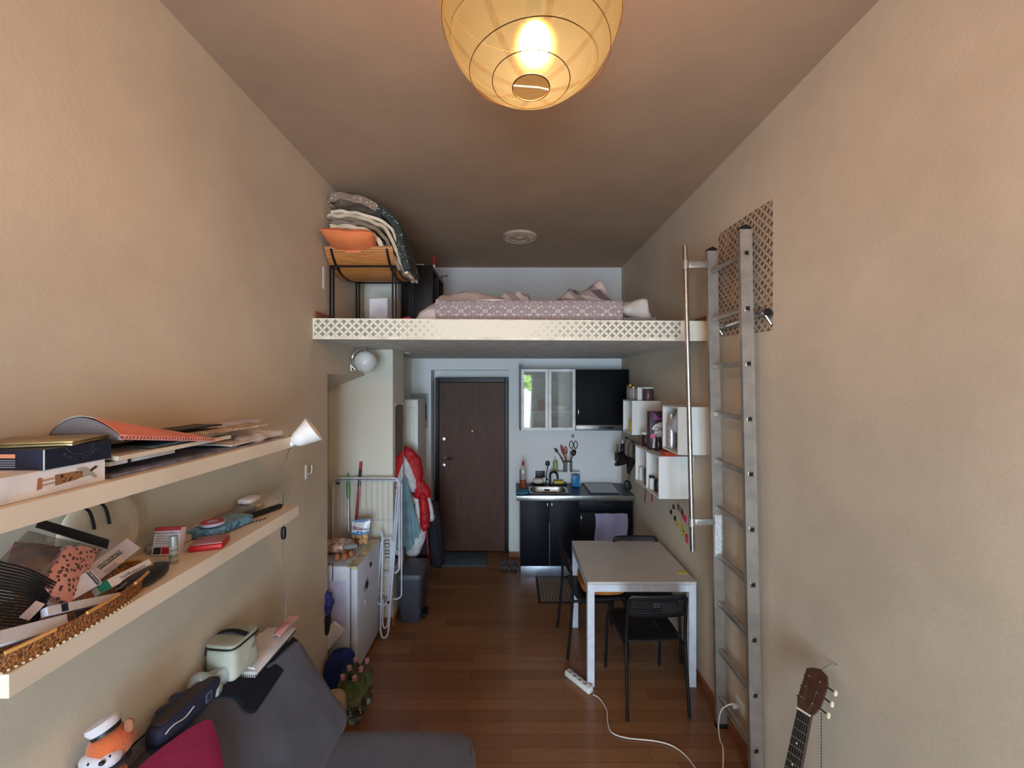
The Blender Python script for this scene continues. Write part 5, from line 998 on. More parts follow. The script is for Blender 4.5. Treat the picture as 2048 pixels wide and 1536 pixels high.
def wipes():
    m = bpy.data.materials.new('wipes_film'); s = N(m); s.col(s.ramp(s.noise(s.co(), 34, 2), [(.40, (84, 140, 172)), (.52, (120, 168, 194)), (.6, (64, 116, 152))])); s.b.inputs['Roughness'].default_value = .25; return m
solo('wipes_pack', MB().lump(wx @ V((0, 0, .018)), (.11, .22, .034), .28, .0015, 5, 20, Matrix.Rotation(-.2, 4, 'Z')), wipes(), 'blue plastic pack of wipes on the lower shelf under a tape roll', 'wipes pack')
t = thing('tape_roll', 'red and white round tape roll lying on the blue wipes pack', 'tape roll', (-1.18, 1.57, L+.037)); c = V((-1.175, 1.575, L+.0385))
part('ring', MB().lathe([(.02, .001), (.042, .001), (.043, .012), (.02, .012), (.02, .001)], c, 32), M('tape_lilac', (196, 196, 226), .3), t); part('red_face', MB().lathe([(.021, .0122), (.04, .0122), (.04, .0128), (.021, .0128), (.021, .0122)], c, 32), RED, t); part('core', MB().lathe([(0, .002), (.019, .002), (.019, .011), (0, .013)], c, 24), M('core_blue', (170, 178, 226), .3), t)
slab('white_envelope', 'white padded envelope behind the tape roll on the lower shelf', 'envelope', -1.275, -1.21, 1.40, 1.68, L+.002, .02, M('envelope_grey', (198, 192, 190), .7), .0, 0)
t = thing('clear_case', 'grey clear plastic case near the far end of the lower shelf', 'case', (-1.2, 1.75, L)); part('shell', MB().lump((-1.215, 1.76, L+.017), (.09, .2, .034), .4, .003, 3, 14), M('case_clear', (140, 140, 140), .15, alpha=.6), t); part('rim', MB().tube([V((-1.215+.046*math.copysign(abs(math.cos(a))**.5, math.cos(a)), 1.76+.101*math.copysign(abs(math.sin(a))**.5, math.sin(a)), L+.02)) for a in [2*PI*k/32 for k in range(32)]], .0018, 6, closed=True), M('case_rim', (90, 92, 96), .3), t)
solo('tissue_pack', MB().lump((-1.235, 1.885, L+.045), (.07, .09, .026), .5, .004, 4), PAPER, 'small white tissue pack stacked at the far end of the lower shelf', 'tissue pack')
solo('cellophane_bag', MB().lump((-1.23, 1.87, L+.0155), (.1, .1, .03), .7, .02, 9, 26), M('cello', (206, 196, 160), .12, alpha=.55), 'crinkled cellophane bag under the white tissue pack', 'bag')
a_, b_ = V((-1.155, 1.70, L+.014)), V((-1.09, 1.90, L+.013)); 
solo('black_sheath', MB().tube([a_, a_+(b_-a_)*.04, a_+(b_-a_)*.5, b_-(b_-a_)*.04, b_], [.008, .0125, .013, .012, .007], 14), BLACKP, 'long black rounded sheath lying on the lower shelf', 'sheath')
mb = MB(); [mb.lump((-1.12+.006*k, 1.665+.010*k, L+.004+.001*(k % 2)), (.009, .006, .007), 1, nu=8, nv=6) for k in range(9)]
solo('small_chain', mb, M('chain_dark', (60, 58, 56), .3, .7), 'short dark chain lying by the black sheath', 'chain')
slab('paper_leaflet', 'thin mauve paper leaflet flat under the upright tube', 'leaflet', -1.16, -1.05, 1.27, 1.44, L, .0016, M('leaf_mauve', (190, 176, 180), .5, var=(20, .2)), 0, 0) if 0 else None

# ================================================================== SOFA
t = thing('grey_sofa', 'grey fabric sofa bed along the left wall with its back raised', 'sofa', (-.7, 1.2, 0))
part('seat_cushion', MB().lump((-.555, 1.13, .29), (.80, 1.78, .25), .22, .006, 2, 4, nu=72, nv=36), GREYF, t, 70)
def bsec(y):
    k = max(0, min(1, (y-1.3)/.75)); k = k*k*(3-2*k)
    fx_, fz = -1.225+.135*k, .90-.10*k
    return [(-.86, .36), (-.84, .43), (-.9, .50), (fx_+.02, fz-.03), (fx_-.0, fz+.005), (fx_-.02, fz+.015), (max(-1.282, fx_-.12), fz+.005), (max(-1.284, fx_-.17), fz-.05), (-1.2+.08*k, .30), (-1.0, .28)]
mb = MB(); ys = [.25, .27, .3]+[.4+.04*k for k in range(41)]+[2.03, 2.055, 2.075, 2.085]; K = 10; D = 5
for y in ys:
    sec = bsec(y); cxm = sum(p[0] for p in sec)/K; czm = sum(p[1] for p in sec)/K; e = max(0, abs(y-1.167)-.85)/.068; sc2 = 1-.22*min(1, e)**3
    ring = [V((cxm+(px_-cxm)*sc2, y, czm+(pz-czm)*sc2)) for px_, pz in sec]
    for i in range(K):
        for j in range(D):
            a, b, c, d = ring[i-1], ring[i], ring[(i+1) % K], ring[(i+2) % K]; u = j/D
            p = .5*((2*b)+(-a+c)*u+(2*a-5*b+4*c-d)*u*u+(-a+3*b-3*c+d)*u**3); nn_ = V((.5, 0, .5))*(.012*noise.noise(V((p.x*5, p.y*5+p.z*8, 2)))+.010*noise.noise(V((p.z*2, p.y*16-p.z*5, 9)))*max(0, (y-1.4)/.7))
            q = p+nn_; q.x = max(q.x, XL+.004); mb.v.append(tuple(q))
n_ = K*D
for i in range(len(ys)-1):
    for k in range(n_): mb.f.append((i*n_+k, i*n_+(k+1) % n_, (i+1)*n_+(k+1) % n_, (i+1)*n_+k)); mb.m.append(0)
mb.f += [tuple(range(n_))[::-1], tuple((len(ys)-1)*n_+k for k in range(n_))]; mb.m += [0, 0]
part('backrest', mb, GREYF, t, 70)
part('base_frame', MB().box((-1.1, .3, .1), (-.2, 1.95, .175), .01), BLACKM, t)
for x in (-1.05, -.28):
    for y in (.36, 1.86): part('leg', MB().tube([(x, y, 0), (x, y, .1)], .02, 10), BLACKM, t)
part('seam_piping', MB().tube([(-.19, y/10, .40) for y in range(4, 20)], .003, 6), M('piping_dark', (70, 70, 80), .9), t)
# slope plane of the backrest
def slope(px, py, off=.012):
    # front face plane between (-.87,.43) and (-1.19,.88) leaning
    o = V((-.87, 0, .45)); d_ = V((-.30, 0, .42)).normalized(); n = V((-d_.z, 0, d_.x)); n = V((d_.z, 0, -d_.x)); r_ = P(px, py, 1)-V((0, 0, CAMZ)); o = o+n*off
    c0 = V((0, 0, CAMZ)); return c0+r_*((o-c0).dot(n)/r_.dot(n))
t = thing('pink_cushion', 'dark pink fabric cushion lying against the sofa back in the corner of the photo', 'cushion', (-1.05, 1.15, .6))
pa, pb, pc, pd = slope(240, 1560, .03), slope(418, 1430, .03), slope(452, 1620, .03), slope(240, 1760, .03)
def pkc(u, v):
    a, b = (u-.5)*2, (v-.5)*2; k = (1-.10*(a*a*b*b)**1.0); uu, vv = .5+a*k*.5, .5+b*k*.5
    return pa*(1-uu)*(1-vv)+pb*uu*(1-vv)+pc*uu*vv+pd*(1-uu)*vv+V((.8, 0, .55))*(.012*(1-a**4)*(1-b**4))
part('cover', MB().shell(pkc, 24, 24, .018), PINK, t, 70)
mb = MB().tube([pkc(*q) for q in [(k/12, 0) for k in range(12)]+[(1, k/12) for k in range(12)]+[(1-k/12, 1) for k in range(12)]+[(0, 1-k/12) for k in range(12)]], .004, 6, closed=True); part('piping', mb, M('piping_pink', (120, 30, 66), .8), t)
solo('laptop_sleeve', MB().prism([slope(*q, .022) for q in ((425, 1390), (433, 1367), (512, 1350), (586, 1273), (597, 1281), (600, 1295), (575, 1330), (516, 1418), (508, 1421), (499, 1420), (489, 1413), (480, 1398), (467, 1388), (452, 1387))], (-.008, 0, -.012)), BLACKF, 'black padded laptop sleeve draped over the sofa back under papers', 'laptop sleeve')
NZ = .868
t = thing('spiral_pad', 'white spiral-bound pad lying on the sofa back over the black sleeve', 'notebook', (-1.18, 1.88, NZ))
part('pages', MB().box((-1.25, 1.735, NZ), (-1.105, 2.05, NZ+.014), .001), PAPER, t); part('cover', MB().box((-1.252, 1.73, NZ-.003), (-1.100, 2.055, NZ-.0005), .0005), M('cover_dark_green', (50, 62, 58)), t)
mb = MB()
for k in range(17): mb.tube(arc((-1.245+.0087*k, 1.733, NZ+.006), .011, 0, 2*PI, 10, (0, 1, 0), (0, 0, 1)), .0016, 5)
part('spiral', mb, M('spiral_white', (220, 220, 216), .3), t)
slab('loose_papers', 'loose white papers sloping on the spiral pad', 'papers', -1.24, -1.13, 1.74, 2.0, NZ+.016, .006, PAPER, .012, 2, None, .1, 0)
slab('pink_folder', 'dusty pink papers at the far end of the spiral pad', 'papers', -1.16, -1.112, 1.94, 2.08, NZ+.034, .006, M('paper_pink', (206, 150, 150), .7), .012, 1, None, -.08, 0, NZ+.05)
slab('red_booklet', 'thin dark red booklet next to the spiral binding', 'booklet', -1.225, -1.14, 1.752, 1.80, NZ+.0345, .004, M('booklet_red', (150, 30, 50), .4), 0, 0)
# cosmetic bag
t = thing('cosmetic_bag', 'pale grey cube-shaped zip bag with a dark strap on the sofa back', 'bag', (-1.2, 1.72, .88)); XB = Matrix.Translation((-1.205, 1.735, .925)) @ Matrix.Rotation(.35, 4, 'Z') @ Matrix.Rotation(-.10, 4, 'Y')
XB = Matrix.Translation((-1.195, 1.72, .915)) @ Matrix.Rotation(-.1, 4, 'Z'); CBG = M('bag_mint_grey', (186, 188, 172), .75, bump=(30, .5))
part('body', MB().lump(XB @ V((0, 0, .055)), (.135, .155, .145), .38, .006, 4, 12, XB.to_3x3().to_4x4()), CBG, t, 70)
part('lid', MB().lump(XB @ V((0, 0, .134)), (.138, .158, .018), .36, .0, 4, 12, XB.to_3x3().to_4x4()), M('bag_lid_grey', (166, 166, 150), .7), t, 70)
def rrt(a, hx_, hy_, z): c_, s_ = rr(a, hx_, hy_, .4); return XB @ V((c_, s_, z))
part('zip', MB().tube([rrt(2*PI*k/40, .0685, .0785, .125) for k in range(40)], .0045, 6, closed=True), BLACKP, t); part('strap', MB().shell(lambda u, v: XB @ V((-.065+u*.13, -.012+v*.024, .146+.012*math.sin(u*PI))), 12, 3, .003), BLACKF, t, 60); part('zip_pull', MB().tube([rrt(-2.2, .071, .081, .122), rrt(-2.2, .073, .083, .095)], .003, 5), BLACKM, t); part('tag', MB().box((.069, .02, .07), (.071, .055, .085), 0, 1, XB), M('tag_taupe', (150, 140, 124)), t, None)
crumple('plastic_bag', 'crumpled pale clear plastic bag beside the grey zip bag', V((-1.235, 1.54, .935)), V((-1.19, 1.66, .93)), .09, .09, M('bag_pale', (200, 212, 214), .15, alpha=.55), 7, 'bag', .03, 16)
crumple('dark_plastic_bag', 'crumpled blue-black plastic bag behind the pencil case', V((-1.255, 1.43, .945)), V((-1.24, 1.56, .935)), .05, .05, M('bag_blue_black', (50, 62, 92), .25, alpha=.85), 4, 'bag', .02, 20)
# pencil case
t = thing('pencil_case', 'long navy pencil case with a white zip line on the sofa back', 'pencil case', (-1.2, 1.45, .9)); p0, p1 = PX(302, 1470, -1.205), PX(430, 1386, -1.195); p1.z = .93; p0.z = .94; d_ = p1-p0; XP = frame((p0+p1)/2, d_, V((0, 0, 1)).cross(d_) if 0 else (-1, .1, 0)); 
XP = frame((p0+p1)/2, d_, V((0, 0, 1)).cross(d_)); LL = d_.length
part('body', MB().lump((p0+p1)/2, (LL, .075, .075), .42, 0, 0, 6, XP.to_3x3().to_4x4(), 40, 20), M('case_navy', (40, 42, 66), .8, bump=(200, .3)), t, 70)
part('zip', MB().tube([XP @ V((-LL/2+.012+.1*k/6, -.0385, .012+.006*math.sin(k))) for k in range(8)], .0022, 5), PAPER, t); part('top_panel', MB().lump(XP @ V((-.005, .0, .036)), (LL*.86, .05, .008), .4, 0, 0, 6, XP.to_3x3().to_4x4()), M('case_brown', (62, 52, 52), .6), t, 70)
part('badge', MB().box((.045, -.0395, -.018), (.075, -.0378, .016), .001, 1, XP), M('badge_grey', (110, 112, 130)), t); part('badge_inner', MB().box((.05, -.0398, -.013), (.07, -.0396, .011), .0, 1, XP), M('badge_navy', (50, 52, 78)), t, None); part('zip_pull', MB().tube([XP @ V((LL/2-.005, -.01, .02)), XP @ V((LL/2+.012, -.02, -.005))], .004, 6), BRASS, t)
# fox plush
t = thing('fox_plush', 'orange fox plush toy with a white sailor cap leaning on the left wall', 'plush toy', (-1.2, 1.2, .9)); F = P(222, 1486, 1.19)
ORF = M('plush_orange', (206, 100, 52), .95, bump=(300, .5, .004), sheen=.3); WHF = M('plush_white', (216, 206, 210), .95, bump=(300, .5, .004), sheen=.3)
part('body', MB().lump(F+V((.0, -.01, -.125)), (.09, .09, .15), .95, .002, 1), ORF, t, 180); h_ = part('head', MB().lump(F, (.105, .1, .088), .9, .002, 2), ORF, t, 180)
part('cheek', MB().lump(F+V((-.01, -.036, -.018)), (.08, .05, .045), .9), WHF, t, 180); part('cheek', MB().lump(F+V((.032, -.03, -.014)), (.045, .05, .04), .9), WHF, t, 180)
part('nose', MB().lump(F+V((.032, -.058, -.005)), (.016, .012, .011), .9), BLACKP, t, 180)
for q in ((-.006, -.059, -.008), (.047, -.05, .008)): part('eye', MB().lump(F+V(q), (.006, .005, .008), 1), BLACKP, t, 180)
for q in ((-.04, .0, .04), (.045, .01, .045)): part('ear', MB().lump(F+V(q), (.028, .014, .04), .8), ORF if q[0] < 0 else M('ear_brown', (150, 96, 70), .95), t, 180)
cap_ = part('sailor_cap', MB().lathe([(0, .0), (.032, .002), (.033, .01), (.04, .026), (.037, .036), (.016, .041), (0, .042)], F+V((-.004, -.008, .04)), 24, Matrix.Rotation(-.45, 4, 'Y')), WHF, t); part('cap_band', MB().lathe([(.033, .0), (.0345, .001), (.0345, .010), (.033, .011)], F+V((-.004, -.008, .04)), 24, Matrix.Rotation(-.45, 4, 'Y')), BLACKP, cap_)
part('scarf', MB().tube([F+V((.042*math.cos(a), .036*math.sin(a), -.05)) for a in [2*PI*k/20 for k in range(20)]], .007, 7, closed=True), M('scarf_black', (40, 34, 40), .9), t)
part('belly_patch', MB().lump(F+V((.012, -.048, -.12)), (.06, .03, .11), .9), WHF, t, 180); part('arm', MB().lump(F+V((-.055, -.02, -.06)), (.035, .035, .075), .9, X=Matrix.Rotation(.5, 4, 'Y')), M('plush_pink', (206, 110, 140), .95), t, 180); part('frill', MB().lump(F+V((-.075, -.03, -.1)), (.06, .05, .06), .9, .012, 4, 30), WHF, t, 180)
solo('tan_pouf', MB().lump((-1.02, 2.26, .26), (.14, .24, .20), .75, .0, 2), M('pouf_tan', (176, 150, 122), .9, bump=(160, .3)), 'rounded tan cushion standing behind the far end of the sofa', 'cushion')

# ================================================================== NICHE: FRIDGE, RACK, HANGING COATS
FX0, FX1, FY0, FY1, FZ = -1.57, -1.115, 2.90, 3.40, .80
t = thing('mini_fridge', 'small white fridge standing in the wall niche with its door facing the room', 'fridge', (-1.34, 3.15, 0)); FRW = M('fridge_white', (212, 216, 228), .4, var=(4, .03))
part('body', MB().box((FX0, FY0, .02), (FX1-.056, FY1, FZ), .006, 2), FRW, t); part('door', MB().box((FX1-.05, FY0, .03), (FX1, FY1, FZ-.002), .014, 3), FRW, t); part('gasket', MB().box((FX1-.056, FY0+.01, .04), (FX1-.05, FY1-.01, FZ-.012)), M('gasket_grey', (120, 124, 134)), t, None)
part('tape_strip', MB().box((FX1-.075, FY0-.003, FZ-.003), (FX1+.001, FY1+.002, FZ+.002), .002).box((FX1-.04, FY0-.004, FZ-.02), (FX1+.002, FY0-.001, FZ+.002)), M('tape_yellow', (198, 188, 150), .35, var=(20, .15)), t, None, 'yellowed adhesive tape along the top edge')
part('top_trim', MB().box((FX0+.01, FY0+.01, FZ), (FX1-.08, FY1-.01, FZ+.004), .001), M('trim_grey', (176, 178, 184)), t)
for x in (FX0+.04, FX1-.08):
    for y in (FY0+.04, FY1-.04): part('foot', MB().tube([(x, y, 0), (x, y, .022)], .015, 8), BLACKP, t)
fp = lambda y0, y1, z0, z1, e=.001: MB().box((FX1+.0002, y0, z0), (FX1+e, y1, z1))
solo('fridge_photo', MB().prism([(FX1+.0005, 3.0, .58), (FX1+.0005, 3.05, .52), (FX1+.0005, 3.13, .56), (FX1+.0005, 3.09, .66)], (.002, 0, 0)), M('photo_pale', (196, 192, 204), .4), 'pale photo print with dark figure stuck on the fridge door', 'photo'); solo('fridge_magnet', MB().lump((FX1+.01, 3.07, .585), (.012, .04, .06), .8), BLACKP, 'black magnet holding the photo on the fridge door', 'magnet')
solo('fridge_magnet', MB().lump((FX1+.008, 3.16, .70), (.012, .03, .04), .8), M('magnet_black2', (30, 30, 34)), 'small dark magnet high on the fridge door', 'magnet'); solo('fridge_magnet', MB().lump((FX1+.008, 3.04, .47), (.012, .012, .03), .8), M('magnet_silver', (200, 200, 206), .3), 'small silver magnet low on the fridge door', 'magnet')
solo('fridge_note', MB().box((-1.33, FY0-.0018, .38), (-1.19, FY0-.0004, .70)), M('note_lilac', (204, 204, 232), .7), 'blank lilac-white sheet stuck on the near side of the fridge', 'paper')
solo('cable_hook', MB().tube([(-1.29, FY0-.006, .70), (-1.29, FY0-.006, .79), (-1.30, FY0+.02, FZ+.012), (-1.33, FY0+.03, FZ+.013), (-1.345, FY0-.006, .79), (-1.345, FY0-.006, .71)], .003, 6), BLACKP, 'black cable loop hanging over the near fridge edge', 'cable')
TZf = FZ+.0045
solo('bread_pack', MB().lump((-1.36, 3.16, TZf+.045), (.2, .2, .09), .7, .012, 4, 12), M('bread_film', (196, 160, 146), .25, var=(24, .3), coat=.5), 'pink-brown wrapped bread pack on top of the fridge', 'bread')
EG = M('egg_brown', (176, 104, 70), .45)
EL = ('left front', 'right front', 'left rear', 'right rear')
for k, (x, y) in enumerate(((-1.30, 2.99), (-1.245, 2.995), (-1.27, 3.045), (-1.22, 3.05))): solo('egg', MB().lump((x, y, TZf+.026), (.044, .044, .052), .95), EG, 'brown egg on the fridge top, the %s one of the cluster of four' % EL[k], 'egg', 'brown eggs on the fridge')
solo('striped_wrapper', MB().lump((-1.25, 3.1, TZf+.06), (.11, .05, .04), .7, .01, 3, 16), stripe_mat('wrapper_stripes', (30, 60, 56), (200, 196, 190), .014, 0), 'dark green striped wrapper above the eggs', 'wrapper')
t = thing('snack_bag', 'blue and foil snack bag with red lettering standing on the fridge', 'snack bag', (-1.2, 3.3, TZf)); 
def bag(u, v, s_=1): a, b = (u-.5)*2, v; w_ = .075-.012*(1-b)*(1-b); return V((-1.245+a*w_+.012*b, 3.28-s_*.022*(1-a*a)*math.sin(PI*min(1, b*1.0))**.5+.02*b, TZf+.002+b*.20+.006*a))
part('lower_foil', MB().grid(lambda u, v: bag(u, v*.42), 14, 10).grid(lambda u, v: bag(u, v*.42, -1), 14, 10), M('foil_crackers', (196, 150, 106), .3, .2, var=(50, .35)), t, 60)
def bagm():
    m = bpy.data.materials.new('snack_print'); s = N(m); sp = s.n('ShaderNodeSeparateXYZ'); s.l(s.co(), sp.inputs[0]); wv = s.math('ADD', sp.outputs[2], s.math('MULTIPLY', s.math('SUBTRACT', s.noise(s.co(), 40, 2), .5), .06))
    s.col(s.ramp(wv, [(.0, (80, 140, 190)), (.105, (220, 226, 232)), (.125, (90, 150, 196)), (.135, (222, 226, 232)), (.18, (110, 150, 190))], 'CONSTANT')); s.b.inputs['Roughness'].default_value = .25; return m
part('printed_film', MB().grid(lambda u, v: bag(u, .42+v*.58), 14, 10).grid(lambda u, v: bag(u, .42+v*.58, -1), 14, 10), bagm(), t, 60)
text('lettering', 'Brzon', .042, frame((-1.242, 3.267, TZf+.138), (1, 0, -.1), (0, .05, 1)), M('ink_red', (190, 40, 50)), t, .0006)
# drying rack: two wings of wire, folded, standing behind the fridge
RKC = M('rack_white', (206, 210, 222), .35)
t = thing('drying_rack', 'folded white wire clothes drying rack standing behind the fridge', 'drying rack', (-1.2, 3.44, 0))
def rloop(x0, x1, z0, z1, y, r_=.05, n=6):
    pts = []
    for (cx_, cz_, a0) in ((x1-r_, z1-r_, 0), (x0+r_, z1-r_, PI/2), (x0+r_, z0+r_, PI), (x1-r_, z0+r_, 1.5*PI)): pts += [V((cx_+r_*math.cos(a0+PI/2*k/n), y, cz_+r_*math.sin(a0+PI/2*k/n))) for k in range(n+1)]
    return pts
ry = 3.455
w1 = rloop(-1.54, -.965, .49, 1.31, ry, .05)
part('wing_frame', MB().tube(w1, .0085, 8, closed=True), RKC, t)
for k in range(11): x = -1.50+.048*k; part('wire', MB().tube([(x, ry, .495), (x, ry, 1.305)], .0022, 5), RKC, t)
for z in (.72, .93): part('cross_wire', MB().tube([(-1.535, ry, z), (-.97, ry, z)], .0022, 5), RKC, t)
part('wing_frame', MB().tube([p+V((-.008, .028, 0)) for p in rloop(-1.54, -.945, .25, 1.28, ry, .05)], .007, 8, closed=True), RKC, t)
LP = smoothp([(-.962, 3.45, 1.24), (-.985, 3.41, .8), (-1.012, 3.36, .3), (-1.024, 3.335, .06), (-1.055, 3.33, .012), (-1.086, 3.335, .06), (-1.092, 3.37, .35), (-1.098, 3.42, .80), (-1.14, 3.44, .86)], 6)
part('leg_loop', MB().tube(LP, .0085, 8), RKC, t)
part('leg_loop', MB().tube(smoothp([(-.985, 3.452, 1.22), (-1.005, 3.425, .8), (-1.028, 3.385, .3), (-1.038, 3.365, .11), (-1.058, 3.36, .075), (-1.078, 3.365, .11), (-1.084, 3.39, .3)], 6), .007, 8), RKC, t)
lw = rloop(-1.118, -1.026, .27, .80, 3.36, .035); part('wing_panel', MB().tube([p+V(((p.z-.5)*.03, (p.z-.27)*.12, 0)) for p in lw], .007, 8, closed=True), RKC, t)
for z in (.36, .43, .50, .58, .66, .72): part('wire', MB().tube([(-1.116, 3.36+(z-.27)*.12, z), (-1.024, 3.36+(z-.27)*.12, z)], .0022, 5), RKC, t)
part('joint', MB().lump((-1.03, 3.36, .29), (.022, .02, .022), .8), BLACKP, t); part('joint', MB().lump((-1.50, 3.455, 1.265), (.02, .02, .02), .8), BLACKP, t)
solo('vent_grid', MB().box((-1.10, 3.503, .60), (-1.07, 3.507, .76)), stripe_mat('vent_slits', (24, 24, 26), (200, 204, 212), .03, 2, .35), 'black slotted vent strip seen behind the rack', 'vent')
t = thing('red_mop_handle', 'red broom handle with black grip leaning on the niche wall', 'broom handle', (-1.38, 3.49, 0)); A, B = P(722, 924, 3.5), P(712, 1040, 3.44); D_ = (B-A)
part('grip', MB().tube([A, A+D_*.12], .012, 10), RED, t); part('grip_band', MB().tube([A+D_*.12, A+D_*.42], .0125, 10), BLACKP, t); part('pole', MB().tube([A+D_*.42, A+D_*2.6], .0105, 10), M('pole_red', (150, 34, 44), .4), t)
t = thing('green_mop_handle', 'bright green mop handle with a steel pole leaning on the niche wall', 'mop handle', (-1.45, 3.49, 0)); A, B = P(696, 945, 3.5), P(697, 1030, 3.44); D_ = (B-A)
part('grip', MB().tube([A, A+D_*.12, A+D_*.25, A+D_*.5, A+D_*.62], [.004, .009, .015, .015, .009], 12), GREEN, t); part('pole', MB().tube([A+D_*.62, A+D_*3.0], .008, 10), STEEL, t)
solo('teal_wall_hook', MB().lump((-1.51, 3.5, 1.27), (.03, .014, .07), .9), M('hook_teal', (90, 140, 160), .4), 'small teal oval hook on the niche wall left of the rack', 'hook')
# lower niche contents
solo('drawstring_bag', MB().lump((-1.305, 2.815, .60), (.09, .08, .16), .8, .03, 8, 16), M('bag_purple_blue', (50, 60, 130), .8, var=(24, .5)), 'small blue and purple drawstring bag hanging by the fridge side', 'bag')
solo('dark_pouch', MB().lump((-1.325, 2.80, .44), (.10, .10, .17), .7, .015, 3, 10), M('pouch_dark_green', (24, 34, 34), .8), 'dark green pouch below the blue drawstring bag', 'pouch')
t = thing('leaning_board', 'white boards leaning tilted between the wall and fridge', 'board', (-1.3, 2.80, .3))
for k in range(2): part('board', MB().prism([PX(662, 1300-4*k, -1.30), PX(700-3*k, 1242-5*k, -1.21), PX(690-3*k, 1236-5*k, -1.215), PX(662, 1252-4*k, -1.30)], (0, .012, -.004)) if 0 else MB().box((-.09, -.006, -.05), (.09, .006, .05), .002, 1, Matrix.Translation((-1.27, 2.84-.02*k, .34+.015*k)) @ Matrix.Rotation(-.85, 4, 'Y')), PAPER, t)
solo('blue_rucksack', MB().lump((-1.185, 2.77, .14), (.18, .15, .27), .6, .012, 3, 8), M('rucksack_blue', (20, 44, 110), .8, bump=(60, .3)), 'blue bag slumped on the floor against the fridge', 'bag')
# water bottles
WB = bpy.data.materials.new('water_bottle_plastic'); s = N(WB); s.b.inputs['Base Color'].default_value = lin((206, 222, 214)); s.b.inputs['Roughness'].default_value = .06; s.b.inputs['Transmission Weight'].default_value = 1; s.b.inputs['IOR'].default_value = 1.22; s.b.inputs['Roughness'].default_value = .03; s.b.inputs['Coat Weight'].default_value = 1
def bottle(loc, lb, first=None):
    if first: return dup(first, loc, 0, lb)
    t = thing('water_bottle', lb, 'water bottle', loc, 'shrink-wrapped water bottles by the fridge', 0, local=True)
    pr = [(0, 0), (.034, 0), (.038, .01), (.038, .05), (.034, .055), (.038, .06), (.038, .1), (.035, .105), (.038, .11), (.038, .19), (.03, .225), (.014, .25), (.013, .27), (0, .27)]
    part('bottle', MB().lathe(pr, (0, 0, .001), 18), WB, t); part('cap', MB().lathe([(.0145, .262), (.0145, .285), (0, .286)], (0, 0, 0), 14), M('cap_rose', (190, 140, 150), .4), t)
    part('label', MB().lathe([(.0385, .12), (.0385, .17)], (0, 0, 0), 18), M('label_green', (170, 200, 150), .4, alpha=.35), t); return t
locs = [(-.985, 2.52), (-1.065, 2.53), (-.975, 2.60), (-1.055, 2.61), (-.965, 2.68), (-1.045, 2.69)]
wh = ['near right', 'near left', 'middle right', 'middle left', 'far right', 'far left']; b0 = None
for (x, y), w_ in zip(locs, wh):
    q = bottle((x, y, 0), 'clear water bottle in the pack beside the fridge, the %s one' % w_, b0); q['group'] = 'shrink-wrapped water bottles by the fridge'; b0 = b0 or q
solo('green_shrink_wrap', MB().grid(lambda u, v: V((-1.015+rr(u*2*PI, .088-.012*v, .135-.012*v, .5)[0], 2.605+rr(u*2*PI, .088-.012*v, .135-.012*v, .5)[1], .16+.11*v+.012*math.sin(u*30))), 60, 12, cu=True), M('wrap_green', (150, 186, 110), .15, alpha=.14, coat=.6), 'translucent green shrink wrap around the water bottles', 'wrap')
# bin
t = thing('pedal_bin', 'dark grey plastic bin with a slanted lid beside the hanging coats', 'bin', (-.88, 3.7, 0)); bcx, bcy = -.90, 3.70
def rbox(cx_, cy_, secs, e=.28): 
    K_ = len(secs); f = lambda u, v: V((cx_+rr(u*2*PI, *secs[round(v*(K_-1))][:2], e)[0], cy_+rr(u*2*PI, *secs[round(v*(K_-1))][:2], e)[1]+secs[round(v*(K_-1))][3], secs[round(v*(K_-1))][2])); return MB().grid(f, 48, K_, cu=True)
part('body', rbox(bcx, bcy, [(.001, .001, .002, 0), (.088, .15, .002, 0), (.092, .155, .02, 0), (.108, .175, .39, 0), (.1, .16, .39, 0), (.001, .001, .39, 0)]), DGREY, t, 40)
part('lid', rbox(bcx, bcy, [(.001, .001, .3915, 0), (.115, .182, .3915, 0), (.117, .184, .415, 0), (.108, .172, .435, 0), (.001, .001, .442, 0)]), M('lid_grey', (78, 80, 88), .45), t, 40)
part('pedal', MB().box((bcx+.09, bcy-.1, .02), (bcx+.135, bcy+.03, .05), .008), BLACKP, t)
# mirror on the column side
t = thing('wall_mirror', 'frameless narrow mirror fixed on the side of the white column', 'mirror', (-1.04, 3.68, .8)); part('glass', MB().box((-1.0395, 3.57, .50), (-1.034, 3.83, 1.93)), M('mirror_silver', (230, 230, 230), .015, 1, var=(2, .0)), t, None)
for y in (3.59, 3.81): part('clip', MB().box((-1.0395, y-.01, 1.925), (-1.031, y+.01, 1.945), .002), M('clip_clear', (200, 200, 200), .2), t)
# white cupboard, intercom
t = thing('white_cupboard', 'tall narrow white cupboard with a panelled front left of the entrance door', 'cupboard', (-1.09, 4.5, 0))
part('carcass', MB().box((-1.213, 4.25, 0), (-.985, 4.6, 1.955), .002), WHITE, t, None); d = part('door', MB().box((-1.21, 4.228, .03), (-.985, 4.247, 1.952), .003), WHITE, t, 30)
part('panel_moulding', MB().tube(rloop(-1.185, -1.025, .12, 1.87, 4.2275, .006, 2), .004, 5, closed=True), WHITE, d); part('knob', MB().lump((-1.15, 4.215, 1.72), (.045, .02, .09), .9), BLACKP, d)
t = thing('intercom', 'white wall intercom handset on a grey panel left of the door recess', 'intercom', (-1.06, YBK, 1.8)); part('back_panel', MB().box((-1.215, YBK-.006, 1.58), (-1.012, YBK-.0005, 2.0), .002), M('panel_grey', (190, 196, 200)), t); part('handset', MB().box((-1.10, YBK-.05, 1.66), (-1.04, YBK-.0065, 1.90), .012), WHITE, t); part('cradle_line', MB().box((-1.038, YBK-.03, 1.68), (-1.032, YBK-.0065, 1.88)), BLACKP, t)
